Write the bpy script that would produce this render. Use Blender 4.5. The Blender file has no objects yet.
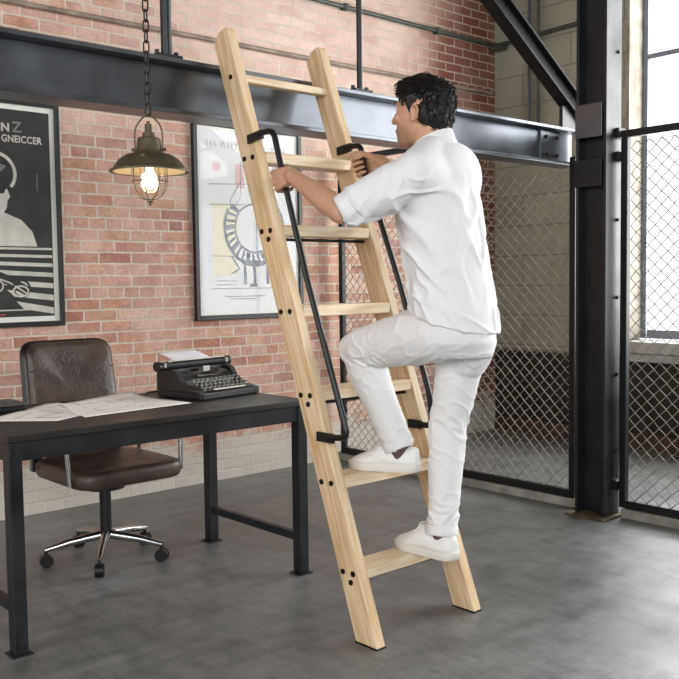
import bpy, math, random
import numpy as np
from mathutils import Vector as V, Matrix, noise
random.seed(7)
SC = bpy.context.scene
COL = SC.collection

# ------------------------------------------------------------------ camera
def set_camera():
    yaw, pitch, roll = (math.radians(a) for a in (41.857, -3.638, -0.7355))
    fw = V((math.sin(yaw)*math.cos(pitch), math.cos(yaw)*math.cos(pitch), math.sin(pitch)))
    r = fw.cross(V((0, 0, 1))).normalized(); u = r.cross(fw)
    r2 = r*math.cos(roll)+u*math.sin(roll); u2 = u*math.cos(roll)-r*math.sin(roll)
    cd = bpy.data.cameras.new('camera'); co = bpy.data.objects.new('camera', cd); COL.objects.link(co)
    cd.sensor_width = 36; cd.lens = 909.65/679*36; cd.clip_start = .05; cd.clip_end = 100
    M = Matrix((r2, u2, -fw)).transposed().to_4x4(); M.translation = V((0, 0, 1.25))
    co.matrix_world = M
    SC.camera = co
set_camera()
# ------------------------------------------------------------------ world, lights, exposure
W = bpy.data.worlds.new('world'); SC.world = W; W.use_nodes = True
def sky():
    # overcast sky, far brighter on the window side (+X) than at the back of the building
    nt = W.node_tree; bg = nt.nodes['Background']; bg.inputs[0].default_value = (1.0, 1.0, 1.02, 1)
    tc = nt.nodes.new('ShaderNodeTexCoord'); sp = nt.nodes.new('ShaderNodeSeparateXYZ'); mr = nt.nodes.new('ShaderNodeMapRange')
    nt.links.new(tc.outputs['Generated'], sp.inputs[0]); nt.links.new(sp.outputs[0], mr.inputs['Value'])
    mr.inputs['From Min'].default_value = -.3; mr.inputs['From Max'].default_value = .5; mr.inputs['To Min'].default_value = .5; mr.inputs['To Max'].default_value = 1.45
    nt.links.new(mr.outputs[0], bg.inputs[1])
sky()
def area(name, loc, target, sx, sy, power, color=(1, 1, 1)):
    l = bpy.data.lights.new(name, 'AREA'); l.shape = 'RECTANGLE'; l.size = sx; l.size_y = sy
    l.energy = power; l.color = color
    o = bpy.data.objects.new(name, l); COL.objects.link(o); o.location = loc
    o.rotation_euler = (V(target)-V(loc)).to_track_quat('-Z', 'Y').to_euler()
    return o
area('window_daylight', (6.50, 1.30, 2.2), (2.4, 1.30, 2.05), 5.4, 3.2, 490, (.97, .99, 1))
area('rear_fill_light', (-1.5, -4.2, 3.0), (2.4, 2.6, 1.2), 4.0, 2.4, 330, (.98, .99, 1))  # added fill light behind the camera, no window stands there
area('left_fill_light', (-3.6, 2.2, 2.6), (2.0, 4.0, 1.4), 3.4, 2.4, 110, (.98, .99, 1))  # added fill light on the open left side, not a real window
vs = SC.view_settings
vs.view_transform = 'Standard'; vs.look = 'None'; vs.exposure = 0.10; vs.gamma = 1; vs.use_curve_mapping = False

# ------------------------------------------------------------------ material helpers
def lin(c):
    return tuple(((x/255/12.92) if x/255 <= .04045 else ((x/255+.055)/1.055)**2.4) for x in c)
def N(nt, kind, **kw):
    n = nt.nodes.new(kind)
    for k, v in kw.items():
        if k.startswith('i_'):
            n.inputs[k[2:].replace('_', ' ')].default_value = v
        else: setattr(n, k, v)
    return n
def newmat(name):
    m = bpy.data.materials.new(name); m.use_nodes = True
    nt = m.node_tree; b = nt.nodes['Principled BSDF']
    return m, nt, b
def coords(nt, scale=(1, 1, 1), rot=(0, 0, 0)):
    t = N(nt, 'ShaderNodeTexCoord'); mp = N(nt, 'ShaderNodeMapping')
    mp.inputs['Scale'].default_value = scale; mp.inputs['Rotation'].default_value = rot
    nt.links.new(t.outputs['Object'], mp.inputs['Vector']); return mp.outputs['Vector']
def mat(name, c1, rough=.5, metal=0, c2=None, scale=6, stretch=(1, 1, 1), lo=.35, hi=.65, bump=0, bscale=40, rough2=None, spec=None, detail=6):
    m, nt, b = newmat(name)
    b.inputs['Roughness'].default_value = rough; b.inputs['Metallic'].default_value = metal
    if spec is not None: b.inputs['Specular IOR Level'].default_value = spec
    b.inputs['Base Color'].default_value = (*lin(c1), 1)
    vec = coords(nt, stretch)
    if c2 is not None or rough2 is not None:
        n = N(nt, 'ShaderNodeTexNoise'); n.inputs['Scale'].default_value = scale; n.inputs['Detail'].default_value = detail
        nt.links.new(vec, n.inputs['Vector'])
        r = N(nt, 'ShaderNodeValToRGB'); r.color_ramp.elements[0].position = lo; r.color_ramp.elements[1].position = hi
        r.color_ramp.elements[0].color = (*lin(c1), 1); r.color_ramp.elements[1].color = (*lin(c2 or c1), 1)
        nt.links.new(n.outputs['Fac'], r.inputs['Fac'])
        nt.links.new(r.outputs['Color'], b.inputs['Base Color'])
        if rough2 is not None:
            mr = N(nt, 'ShaderNodeMapRange'); mr.inputs['To Min'].default_value = rough; mr.inputs['To Max'].default_value = rough2
            mr.inputs['From Min'].default_value = lo; mr.inputs['From Max'].default_value = hi
            nt.links.new(n.outputs['Fac'], mr.inputs['Value']); nt.links.new(mr.outputs['Result'], b.inputs['Roughness'])
    if bump:
        n2 = N(nt, 'ShaderNodeTexNoise'); n2.inputs['Scale'].default_value = bscale; n2.inputs['Detail'].default_value = 5
        nt.links.new(vec, n2.inputs['Vector'])
        bp = N(nt, 'ShaderNodeBump'); bp.inputs['Strength'].default_value = bump; bp.inputs['Distance'].default_value = .01
        nt.links.new(n2.outputs['Fac'], bp.inputs['Height']); nt.links.new(bp.outputs['Normal'], b.inputs['Normal'])
    return m
def math_n(nt, op, a, b=None, clamp=False):
    n = N(nt, 'ShaderNodeMath', operation=op, use_clamp=clamp)
    for i, v in enumerate((a, b)):
        if v is None: continue
        if isinstance(v, (int, float)): n.inputs[i].default_value = v
        else: nt.links.new(v, n.inputs[i])
    return n.outputs[0]
def mixc(nt, fac, a, b, mode='MIX'):
    n = N(nt, 'ShaderNodeMix', data_type='RGBA', blend_type=mode)
    for idx, v in ((0, fac), (6, a), (7, b)):
        if isinstance(v, (int, float)): n.inputs[idx].default_value = v
        elif isinstance(v, tuple): n.inputs[idx].default_value = (*v, 1)
        else: nt.links.new(v, n.inputs[idx])
    return n.outputs[2]
def noise_n(nt, vec, scale, detail=5, rough=.5):
    n = N(nt, 'ShaderNodeTexNoise'); n.inputs['Scale'].default_value = scale; n.inputs['Detail'].default_value = detail
    n.inputs['Roughness'].default_value = rough; nt.links.new(vec, n.inputs['Vector']); return n.outputs['Fac']
def ramp(nt, fac, stops):
    r = N(nt, 'ShaderNodeValToRGB'); e = r.color_ramp.elements
    while len(e) < len(stops): e.new(.5)
    for k, (p, c) in enumerate(stops):
        e[k].position = p; e[k].color = (*c, 1) if isinstance(c, tuple) else (c, c, c, 1)
    nt.links.new(fac, r.inputs['Fac']); return r.outputs['Color']

def brick_material():
    m, nt, b = newmat('old_brick')
    t = N(nt, 'ShaderNodeTexCoord'); sp = N(nt, 'ShaderNodeSeparateXYZ'); nt.links.new(t.outputs['Object'], sp.inputs[0])
    cb = N(nt, 'ShaderNodeCombineXYZ'); nt.links.new(sp.outputs[0], cb.inputs[0]); nt.links.new(sp.outputs[2], cb.inputs[1])
    pos = cb.outputs[0]
    # wobble the coursing a little
    nz = N(nt, 'ShaderNodeTexNoise'); nz.inputs['Scale'].default_value = 13; nz.inputs['Detail'].default_value = 4; nt.links.new(pos, nz.inputs['Vector'])
    vm = N(nt, 'ShaderNodeVectorMath', operation='MULTIPLY_ADD'); nt.links.new(nz.outputs['Color'], vm.inputs[0]); vm.inputs[1].default_value = (.016, .013, 0); nt.links.new(pos, vm.inputs[2])
    br = N(nt, 'ShaderNodeTexBrick'); nt.links.new(vm.outputs[0], br.inputs['Vector'])
    br.offset = .5; br.squash = .5; br.squash_frequency = 6
    br.inputs['Scale'].default_value = 1; br.inputs['Mortar Size'].default_value = .0068; br.inputs['Mortar Smooth'].default_value = .35
    br.inputs['Brick Width'].default_value = .205; br.inputs['Row Height'].default_value = .0655; br.inputs['Bias'].default_value = 0
    br.inputs['Color1'].default_value = (0, 0, 0, 1); br.inputs['Color2'].default_value = (1, 1, 1, 1); br.inputs['Mortar'].default_value = (.5, .5, .5, 1)
    tone = ramp(nt, br.outputs['Color'], [(0, lin((164, 112, 94))), (.25, lin((198, 148, 126))), (.5, lin((213, 172, 152))), (.75, lin((192, 142, 120))), (1, lin((219, 186, 168)))])
    grain = noise_n(nt, pos, 60, 6, .65)
    tone = mixc(nt, .45, tone, ramp(nt, grain, [(.3, (.2, .18, .18)), (.65, (1.05, 1.05, 1.05))]), 'MULTIPLY')
    blot = noise_n(nt, pos, 11, 6, .7)
    tone = mixc(nt, .5, tone, ramp(nt, blot, [(.32, (.55, .50, .48)), (.6, (1.08, 1.08, 1.08))]), 'MULTIPLY')
    tone = mixc(nt, 1, tone, (1.15, 1.12, 1.1), 'MULTIPLY')
    # redder at far corner and far left: less limewash, plus dimmer light painted in
    xr = N(nt, 'ShaderNodeMapRange'); xr.inputs['From Min'].default_value = 4.9; xr.inputs['From Max'].default_value = 5.5; nt.links.new(sp.outputs[0], xr.inputs['Value'])
    wob = noise_n(nt, pos, 2.2, 4)
    bare_dim = math_n(nt, 'ADD', xr.outputs[0], math_n(nt, 'MULTIPLY', math_n(nt, 'SUBTRACT', wob, .5), .9), True)
    tone = mixc(nt, math_n(nt, 'MULTIPLY', bare_dim, .85), tone, lin((108, 54, 40)), 'MIX')
    inv = math_n(nt, 'SUBTRACT', 1, bare_dim, True)
    # limewash : thin everywhere in the middle, thick on the lowest courses
    lw = noise_n(nt, pos, 3.0, 8, .7)
    hi = N(nt, 'ShaderNodeMapRange'); hi.inputs['From Min'].default_value = 1.7; hi.inputs['From Max'].default_value = 2.8; nt.links.new(sp.outputs[2], hi.inputs['Value'])
    lft = N(nt, 'ShaderNodeMapRange'); lft.inputs['From Min'].default_value = 2.0; lft.inputs['From Max'].default_value = 3.2; nt.links.new(sp.outputs[0], lft.inputs['Value'])
    upper = math_n(nt, 'MULTIPLY', math_n(nt, 'MULTIPLY', hi.outputs[0], lft.outputs[0]), .30)
    thin = math_n(nt, 'MULTIPLY', ramp(nt, math_n(nt, 'ADD', lw, upper), [(.42, 0.0), (.85, 1.0)]), .72)
    thin = math_n(nt, 'MULTIPLY', thin, inv)
    lo = N(nt, 'ShaderNodeMapRange'); lo.inputs['From Min'].default_value = .40; lo.inputs['From Max'].default_value = .06; nt.links.new(sp.outputs[2], lo.inputs['Value'])
    pat = noise_n(nt, pos, 7, 6, .7)
    thick = math_n(nt, 'MULTIPLY', ramp(nt, math_n(nt, 'ADD', math_n(nt, 'MULTIPLY', lo.outputs[0], .55), math_n(nt, 'SUBTRACT', pat, .2)), [(.46, 0.0), (.60, 1.0)]), .8)
    tone = mixc(nt, thin, tone, lin((226, 204, 192)))
    mortar = mixc(nt, math_n(nt, 'MULTIPLY', bare_dim, .6), lin((216, 203, 186)), lin((158, 138, 116)))
    mortar = mixc(nt, .5, mortar, ramp(nt, blot, [(.3, (.6, .58, .56)), (.6, (1.05, 1.05, 1.05))]), 'MULTIPLY')
    col = mixc(nt, br.outputs['Fac'], tone, mortar)
    col = mixc(nt, thick, col, lin((205, 202, 192)))
    nt.links.new(col, b.inputs['Base Color']); b.inputs['Roughness'].default_value = .88
    h = math_n(nt, 'ADD', math_n(nt, 'MULTIPLY', br.outputs['Fac'], -1.0), math_n(nt, 'MULTIPLY', grain, .35))
    bp = N(nt, 'ShaderNodeBump'); bp.inputs['Strength'].default_value = .7; bp.inputs['Distance'].default_value = .008
    nt.links.new(h, bp.inputs['Height']); nt.links.new(bp.outputs['Normal'], b.inputs['Normal'])
    return m

def concrete_wall_material():
    m, nt, b = newmat('concrete_block')
    t = N(nt, 'ShaderNodeTexCoord'); sp = N(nt, 'ShaderNodeSeparateXYZ'); nt.links.new(t.outputs['Object'], sp.inputs[0])
    cb = N(nt, 'ShaderNodeCombineXYZ'); nt.links.new(sp.outputs[1], cb.inputs[0]); nt.links.new(sp.outputs[2], cb.inputs[1])
    br = N(nt, 'ShaderNodeTexBrick'); nt.links.new(cb.outputs[0], br.inputs['Vector'])
    br.inputs['Scale'].default_value = 1; br.inputs['Brick Width'].default_value = .9; br.inputs['Row Height'].default_value = .24; br.inputs['Mortar Size'].default_value = .004
    br.inputs['Color1'].default_value = (*lin((158, 155, 139)), 1); br.inputs['Color2'].default_value = (*lin((168, 165, 149)), 1); br.inputs['Mortar'].default_value = (*lin((122, 120, 107)), 1)
    n = noise_n(nt, t.outputs['Object'], 2.5, 8, .65)
    c = mixc(nt, .45, br.outputs['Color'], ramp(nt, n, [(.3, (.5, .49, .46)), (.7, (1, 1, 1))]), 'MULTIPLY')
    # shade on the backlit lower wall, painted in as mottled dark olive and brown
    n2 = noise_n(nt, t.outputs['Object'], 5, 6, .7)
    low_shade = N(nt, 'ShaderNodeMapRange'); low_shade.inputs['From Min'].default_value = .70; low_shade.inputs['From Max'].default_value = .66; nt.links.new(sp.outputs[2], low_shade.inputs['Value'])
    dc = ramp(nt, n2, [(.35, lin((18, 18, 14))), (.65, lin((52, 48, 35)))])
    c = mixc(nt, low_shade.outputs[0], c, dc)
    nt.links.new(c, b.inputs['Base Color']); b.inputs['Roughness'].default_value = .85
    bp = N(nt, 'ShaderNodeBump'); bp.inputs['Strength'].default_value = .4; bp.inputs['Distance'].default_value = .01
    nt.links.new(math_n(nt, 'SUBTRACT', n, br.outputs['Fac']), bp.inputs['Height']); nt.links.new(bp.outputs['Normal'], b.inputs['Normal'])
    return m

def floor_material():
    m, nt, b = newmat('polished_concrete')
    v = coords(nt)
    big = noise_n(nt, v, .9, 7, .6); mid = noise_n(nt, v, 4, 8, .68); fine = noise_n(nt, v, 60, 5, .6)
    vs_ = coords(nt, (1.0, 5.0, 1), (0, 0, .5)); streak = noise_n(nt, vs_, 2.2, 8, .7)
    c = ramp(nt, big, [(.3, lin((114, 115, 112))), (.55, lin((138, 139, 136))), (.75, lin((160, 161, 158)))])
    c = mixc(nt, .55, c, ramp(nt, mid, [(.3, (.58, .58, .56)), (.62, (1.16, 1.05, 1.05))]), 'MULTIPLY')
    c = mixc(nt, .45, c, ramp(nt, streak, [(.36, (.50, .50, .48)), (.6, (1.16, 1.12, 1.12))]), 'MULTIPLY')
    m2 = noise_n(nt, coords(nt, (3.0, 1.0, 1), (0, 0, -.3)), 5, 10, .75)
    c = mixc(nt, .6, c, ramp(nt, m2, [(.36, (.52, .52, .51)), (.52, (1.0, 1.0, 1.0)), (.68, (1.16, 1.16, 1.16))]), 'MULTIPLY')
    c = mixc(nt, .18, c, ramp(nt, fine, [(.3, (.3, .3, .3)), (.7, (1.2, 1.2, 1.2))]), 'MULTIPLY')
    c = mixc(nt, 1.0, c, (.74, .79, .82), 'MULTIPLY')
    nt.links.new(c, b.inputs['Base Color'])
    rr = N(nt, 'ShaderNodeMapRange'); rr.inputs['From Min'].default_value = .3; rr.inputs['From Max'].default_value = .7
    rr.inputs['To Min'].default_value = .30; rr.inputs['To Max'].default_value = .52; nt.links.new(mid, rr.inputs['Value']); nt.links.new(rr.outputs[0], b.inputs['Roughness'])
    bp = N(nt, 'ShaderNodeBump'); bp.inputs['Strength'].default_value = .12; bp.inputs['Distance'].default_value = .006
    nt.links.new(math_n(nt, 'ADD', mid, math_n(nt, 'MULTIPLY', fine, .4)), bp.inputs['Height']); nt.links.new(bp.outputs['Normal'], b.inputs['Normal'])
    return m

def wood_material(name, axis=2, light=(232, 205, 166), mid=(214, 180, 134), dark=(186, 144, 98)):
    m, nt, b = newmat(name)
    s = [9.0, 9.0, 9.0]; s[axis] = .55
    v = coords(nt, tuple(s))
    nz = noise_n(nt, v, 1.6, 4, .55)
    s2 = [70.0, 70.0, 70.0]; s2[axis] = 2.5
    v2 = coords(nt, tuple(s2)); fine = noise_n(nt, v2, 1.5, 4, .6)
    bands = math_n(nt, 'FRACT', math_n(nt, 'MULTIPLY', nz, 7.0))
    bands = math_n(nt, 'ABSOLUTE', math_n(nt, 'SUBTRACT', math_n(nt, 'MULTIPLY', bands, 2), 1))
    f = math_n(nt, 'ADD', math_n(nt, 'MULTIPLY', bands, .42), math_n(nt, 'MULTIPLY', nz, .6))
    c = ramp(nt, f, [(.2, lin(light)), (.5, lin(mid)), (.85, lin(dark))])
    c = mixc(nt, .3, c, ramp(nt, fine, [(.3, (.62, .55, .45)), (.6, (1.05, 1.04, 1.02))]), 'MULTIPLY')
    nt.links.new(c, b.inputs['Base Color']); b.inputs['Roughness'].default_value = .42
    bp = N(nt, 'ShaderNodeBump'); bp.inputs['Strength'].default_value = .06; bp.inputs['Distance'].default_value = .002
    nt.links.new(fine, bp.inputs['Height']); nt.links.new(bp.outputs['Normal'], b.inputs['Normal'])
    return m

def skin_material():
    m, nt, b = newmat('skin')
    a = N(nt, 'ShaderNodeAttribute', attribute_name='tint')
    v = coords(nt); n = noise_n(nt, v, 45, 5); 
    c = mixc(nt, .25, a.outputs['Color'], ramp(nt, n, [(.35, (.72, .66, .64)), (.65, (1.08, 1.04, 1.02))]), 'MULTIPLY')
    nt.links.new(c, b.inputs['Base Color']); b.inputs['Roughness'].default_value = .48
    b.inputs['Subsurface Weight'].default_value = .08; b.inputs['Subsurface Radius'].default_value = (.012, .004, .002); b.inputs['Subsurface Scale'].default_value = .5
    bp = N(nt, 'ShaderNodeBump'); bp.inputs['Strength'].default_value = .12; bp.inputs['Distance'].default_value = .002
    nt.links.new(noise_n(nt, v, 160, 4), bp.inputs['Height']); nt.links.new(bp.outputs['Normal'], b.inputs['Normal'])
    return m
def cloth_material(name, c, bump=.25):
    m, nt, b = newmat(name)
    v = coords(nt)
    b.inputs['Base Color'].default_value = (*lin(c), 1); b.inputs['Roughness'].default_value = .85
    b.inputs['Sheen Weight'].default_value = .15
    v2 = coords(nt, (1, 1, 1.0), (.5, .4, 0)); folds = noise_n(nt, v2, 16, 4, .55); weave = noise_n(nt, v, 700, 2)
    bp = N(nt, 'ShaderNodeBump'); bp.inputs['Strength'].default_value = bump; bp.inputs['Distance'].default_value = .012
    nt.links.new(math_n(nt, 'ADD', folds, math_n(nt, 'MULTIPLY', weave, .06)), bp.inputs['Height']); nt.links.new(bp.outputs['Normal'], b.inputs['Normal'])
    return m
def glass_material(name, tint=(1, 1, 1), refl=.12, rough=.02):
    m = bpy.data.materials.new(name); m.use_nodes = True; nt = m.node_tree; nt.nodes.clear()
    out = N(nt, 'ShaderNodeOutputMaterial'); tr = N(nt, 'ShaderNodeBsdfTransparent'); tr.inputs[0].default_value = (*tint, 1)
    gl = N(nt, 'ShaderNodeBsdfGlossy'); gl.inputs['Roughness'].default_value = rough
    lw = N(nt, 'ShaderNodeLayerWeight'); lw.inputs[0].default_value = .5
    mx = N(nt, 'ShaderNodeMixShader'); nt.links.new(math_n(nt, 'ADD', math_n(nt, 'MULTIPLY', math_n(nt, 'POWER', lw.outputs['Facing'], 5), .6), refl, True), mx.inputs[0])
    nt.links.new(tr.outputs[0], mx.inputs[1]); nt.links.new(gl.outputs[0], mx.inputs[2]); nt.links.new(mx.outputs[0], out.inputs[0])
    return m
def emit_material(name, c, s):
    m, nt, b = newmat(name); b.inputs['Emission Color'].default_value = (*c, 1); b.inputs['Emission Strength'].default_value = s
    b.inputs['Base Color'].default_value = (*c, 1); return m

M = dict(
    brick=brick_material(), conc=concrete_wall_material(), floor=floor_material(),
    wood=wood_material('oak_lengthwise', 2, (240, 221, 190), (227, 198, 156), (203, 163, 116)), woodx=wood_material('oak_across', 0, (246, 232, 208), (236, 214, 182), (217, 188, 150)),
    ceil=mat('ceiling_paint', (120, 116, 108), .9), darkwall=mat('dark_unseen_wall', (24, 22, 21), .9, c2=(34, 30, 28), scale=5),
    base=mat('baseboard_wood', (78, 56, 38), .7, c2=(54, 38, 26), scale=4),
    steel=mat('black_painted_steel', (15, 16, 18), .34, 0, c2=(26, 27, 30), scale=5, bump=.08, bscale=30, rough2=.5, spec=.55),
    beamsteel=mat('worn_mill_steel', (100, 103, 108), .31, .92, c2=(120, 124, 130), scale=4, bump=.012, bscale=22, rough2=.38, spec=.9, lo=.4, hi=.7),
    black=mat('matte_black_metal', (20, 20, 21), .42, .2, spec=.5),
    blackpaint=mat('satin_black_paint', (15, 15, 16), .35),
    galv=mat('galvanised_wire', (160, 155, 146), .45, .2, c2=(126, 121, 112), scale=20),
    conduit=mat('painted_conduit', (158, 142, 128), .6, 0, c2=(120, 104, 92), scale=8), conduitdark=mat('grey_green_conduit', (62, 66, 62), .5, .3, c2=(84, 88, 82), scale=10),
    curb=mat('pale_concrete_curb', (158, 156, 148), .8, c2=(128, 126, 118), scale=12, bump=.2),
    frame=mat('poster_frame_black', (24, 24, 26), .4), mat_=mat('mat_board', (236, 234, 226), .9), framegrey=mat('frame_inner_grey', (70, 74, 80), .35),
    ink=mat('poster_charcoal', (44, 44, 44), .8, c2=(58, 57, 55), scale=6), cream=mat('poster_cream', (214, 210, 200), .85, c2=(190, 186, 176), scale=10),
    greyink=mat('poster_grey', (128, 127, 124), .85), red=mat('poster_red', (190, 80, 70), .85),
    print_=mat('drawing_paper', (238, 238, 236), .9, c2=(228, 229, 230), scale=4), line=mat('drawing_line', (112, 116, 126), .9, c2=(168, 172, 180), scale=30), linelt=mat('drawing_line_light', (176, 178, 184), .9),
    yellow=mat('drawing_yellow', (238, 231, 206), .9), pink=mat('drawing_pink', (228, 196, 194), .9),
    bronze=mat('aged_bronze', (112, 102, 82), .45, .6, c2=(84, 76, 60), scale=14, bump=.1, rough2=.55), chainm=mat('dark_chain_iron', (52, 46, 40), .5, .8),
    inner=mat('shade_inner_enamel', (190, 176, 150), .5), leather=mat('brown_leather', (50, 36, 30), .34, c2=(74, 56, 46), scale=7, bump=.25, bscale=60, rough2=.5, spec=.7),
    leatherdark=mat('black_leather_piping', (20, 18, 17), .4), chrome=mat('brushed_chrome', (180, 180, 180), .22, 1), seam=mat('leather_seam', (30, 22, 18), .6),
    desk=mat('blackened_desk_top', (28, 27, 26), .36, .0, c2=(44, 42, 40), scale=5, bump=.06, rough2=.5), deskm=mat('desk_frame_metal', (24, 26, 29), .40, .2, c2=(40, 42, 46), scale=7, rough2=.55),
    paper=mat('drafting_paper', (250, 249, 246), .9, c2=(240, 239, 235), scale=5), pencil=mat('pencil_line', (110, 110, 110), .9), white=mat('white_paper', (240, 240, 244), .9),
    twbody=mat('typewriter_black_enamel', (18, 18, 19), .28, c2=(28, 28, 29), scale=9, rough2=.4), key=mat('typewriter_key_top', (214, 210, 200), .45), nickel=mat('nickel', (170, 168, 162), .28, 1), rubber=mat('platen_rubber', (28, 28, 28), .6),
    skin=skin_material(), shirt=cloth_material('white_cotton_shirt', (236, 236, 237), .4), trousers=cloth_material('white_cotton_trousers', (231, 230, 229), .4),
    hair=mat('black_hair', (15, 12, 11), .5, c2=(30, 25, 22), scale=60, spec=.4), sock=mat('mauve_sock', (96, 72, 74), .9), shoe=mat('white_leather', (236, 235, 232), .5, bump=.06), sole=mat('white_rubber', (228, 224, 216), .6), lace=mat('white_lace', (232, 230, 226), .8),
    eye=mat('eye_white', (225, 220, 215), .2), iris=mat('iris', (38, 24, 16), .2), button=mat('shirt_button', (206, 204, 198), .4),
    glass=glass_material('picture_glass', refl=.008), winglass=glass_material('window_glass', refl=.02), lampglass=glass_material('lamp_glass', (1, .98, .95), refl=.11, rough=.08),
    bulb=emit_material('bulb_filament', (1.0, .86, .66), 5), pale=mat('sunlit_plaster', (168, 160, 146), .85, c2=(128, 120, 106), scale=8, bump=.3), winframe=mat('steel_window_frame', (120, 128, 140), .5, .2), sillm=mat('window_sill_paint', (186, 186, 180), .7, c2=(160, 160, 154), scale=8),
    bolt=mat('bolt_head', (48, 40, 34), .4, .7),
)

# ------------------------------------------------------------------ mesh builder
class MB:
    def __init__(s): s.v = []; s.f = []; s.mi = []; s.cur = 0
    def add(s, vs, fs):
        o = len(s.v); s.v += [V(p) for p in vs]
        for f in fs: s.f.append([o+i for i in f]); s.mi.append(s.cur)
        return s
    def box(s, lo, hi, mx=None):
        x0, y0, z0 = lo; x1, y1, z1 = hi
        p = [V((x, y, z)) for z in (z0, z1) for y in (y0, y1) for x in (x0, x1)]
        if mx: p = [mx @ q for q in p]
        return s.add(p, [(0, 2, 3, 1), (4, 5, 7, 6), (0, 1, 5, 4), (2, 6, 7, 3), (0, 4, 6, 2), (1, 3, 7, 5)])
    def loft(s, rings, close=False, cap=True):
        n = len(rings[0]); o = len(s.v)
        for r in rings: s.v += [V(p) for p in r]
        k = len(rings)
        for i in range(k if close else k-1):
            a = o+i*n; b = o+((i+1) % k)*n
            for j in range(n): s.f.append([a+j, a+(j+1) % n, b+(j+1) % n, b+j]); s.mi.append(s.cur)
        if cap and not close:
            s.f.append([o+j for j in reversed(range(n))]); s.mi.append(s.cur)
            s.f.append([o+(k-1)*n+j for j in range(n)]); s.mi.append(s.cur)
        return s
    def tube(s, pts, r, n=10, closed=False, cap=True):
        pts = [V(p) for p in pts]; k = len(pts)
        rs = r if isinstance(r, (list, tuple)) else [r]*k
        rings = []; prev = None
        for i in range(k):
            if closed: t = pts[(i+1) % k]-pts[i-1]
            else: t = pts[min(i+1, k-1)]-pts[max(i-1, 0)]
            t.normalize()
            if prev is None:
                a = V((0, 0, 1)) if abs(t.z) < .9 else V((1, 0, 0)); nn = (a-t*a.dot(t)).normalized()
            else: nn = (prev-t*prev.dot(t)).normalized()
            prev = nn; bb = t.cross(nn)
            rings.append([pts[i]+(nn*math.cos(2*math.pi*j/n)+bb*math.sin(2*math.pi*j/n))*rs[i] for j in range(n)])
        return s.loft(rings, closed, cap)
    def capsule(s, pts, rs, n=14):
        """tube with round ends"""
        pts = [V(p) for p in pts]; t0 = (pts[0]-pts[1]).normalized(); t1 = (pts[-1]-pts[-2]).normalized()
        P, Rr = [], []
        for a in (80, 60, 35): P.append(pts[0]+t0*rs[0]*math.sin(math.radians(a))); Rr.append(rs[0]*math.cos(math.radians(a)))
        P += pts; Rr += list(rs)
        for a in (35, 60, 80): P.append(pts[-1]+t1*rs[-1]*math.sin(math.radians(a))); Rr.append(rs[-1]*math.cos(math.radians(a)))
        return s.tube(P, Rr, n)
    def cyl(s, a, b, r, r2=None, n=20): return s.tube([a, b], [r, r if r2 is None else r2], n)
    def lathe(s, prof, c, n=32, cap=False):
        c = V(c)
        return s.loft([[c+V((r*math.cos(2*math.pi*j/n), r*math.sin(2*math.pi*j/n), z)) for j in range(n)] for r, z in prof], False, cap)
    def ellip(s, c, ax, n=16, m=10):
        c = V(c); a, b, d = [V(x) for x in ax]
        rings = []
        for i in range(m+1):
            th = math.pi*(i+.02)/(m+.04); 
            rings.append([c+a*math.sin(th)*math.cos(2*math.pi*j/n)+b*math.sin(th)*math.sin(2*math.pi*j/n)-d*math.cos(th) for j in range(n)])
        return s.loft(rings)
    def prism(s, poly, d):
        """poly of 3D points extruded by vector d"""
        n = len(poly); d = V(d); p = [V(q) for q in poly]
        return s.add(p+[q+d for q in p], [list(reversed(range(n))), [n+i for i in range(n)]]+[[i, (i+1) % n, n+(i+1) % n, n+i] for i in range(n)])
    def mesh(s, name, off=V((0, 0, 0))):
        me = bpy.data.meshes.new(name); me.from_pydata([tuple(p-off) for p in s.v], [], s.f)
        if len(set(s.mi)) > 1: me.polygons.foreach_set('material_index', s.mi)
        me.update()
        import bmesh
        bm = bmesh.new(); bm.from_mesh(me); bmesh.ops.recalc_face_normals(bm, faces=bm.faces); bm.to_mesh(me); bm.free()
        return me
    def build(s, name, m, parent=None, smooth=False, bevel=0, loc=None, seg=2, sharp=40):
        off = V(loc) if loc is not None else V((0, 0, 0))
        wl = world_loc(parent) if parent else V((0, 0, 0))
        me = s.mesh(name, off if loc is not None else wl)
        for x in (m if isinstance(m, (list, tuple)) else [m]): me.materials.append(x)
        o = bpy.data.objects.new(name, me); COL.objects.link(o)
        if parent: o.parent = parent
        if loc is not None: o.location = off-wl
        if smooth:
            me.polygons.foreach_set('use_smooth', [True]*len(me.polygons))
            try: me.set_sharp_from_angle(angle=math.radians(sharp))
            except Exception: pass
        if bevel:
            b = o.modifiers.new('bevel', 'BEVEL'); b.width = bevel; b.segments = seg; b.limit_method = 'ANGLE'; b.angle_limit = math.radians(35)
        return o
def world_loc(o):
    p = V(o.location)
    while o.parent: o = o.parent; p += V(o.location)
    return p
def thing(name, label, cat, loc=(0, 0, 0), group=None):
    o = bpy.data.objects.new(name, None); COL.objects.link(o); o.location = loc; o.empty_display_size = .05
    return tag(o, label, cat, group)
def tag(o, label=None, cat=None, group=None, kind=None):
    if label: o['label'] = label
    if cat: o['category'] = cat
    if group: o['group'] = group
    if kind: o['kind'] = kind
    return o
def struct(o): o['kind'] = 'structure'; return o
def part_copy(o, parent, delta):
    c = o.copy(); COL.objects.link(c); c.parent = parent; c.location = V(o.location)+V(delta); return c
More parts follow.
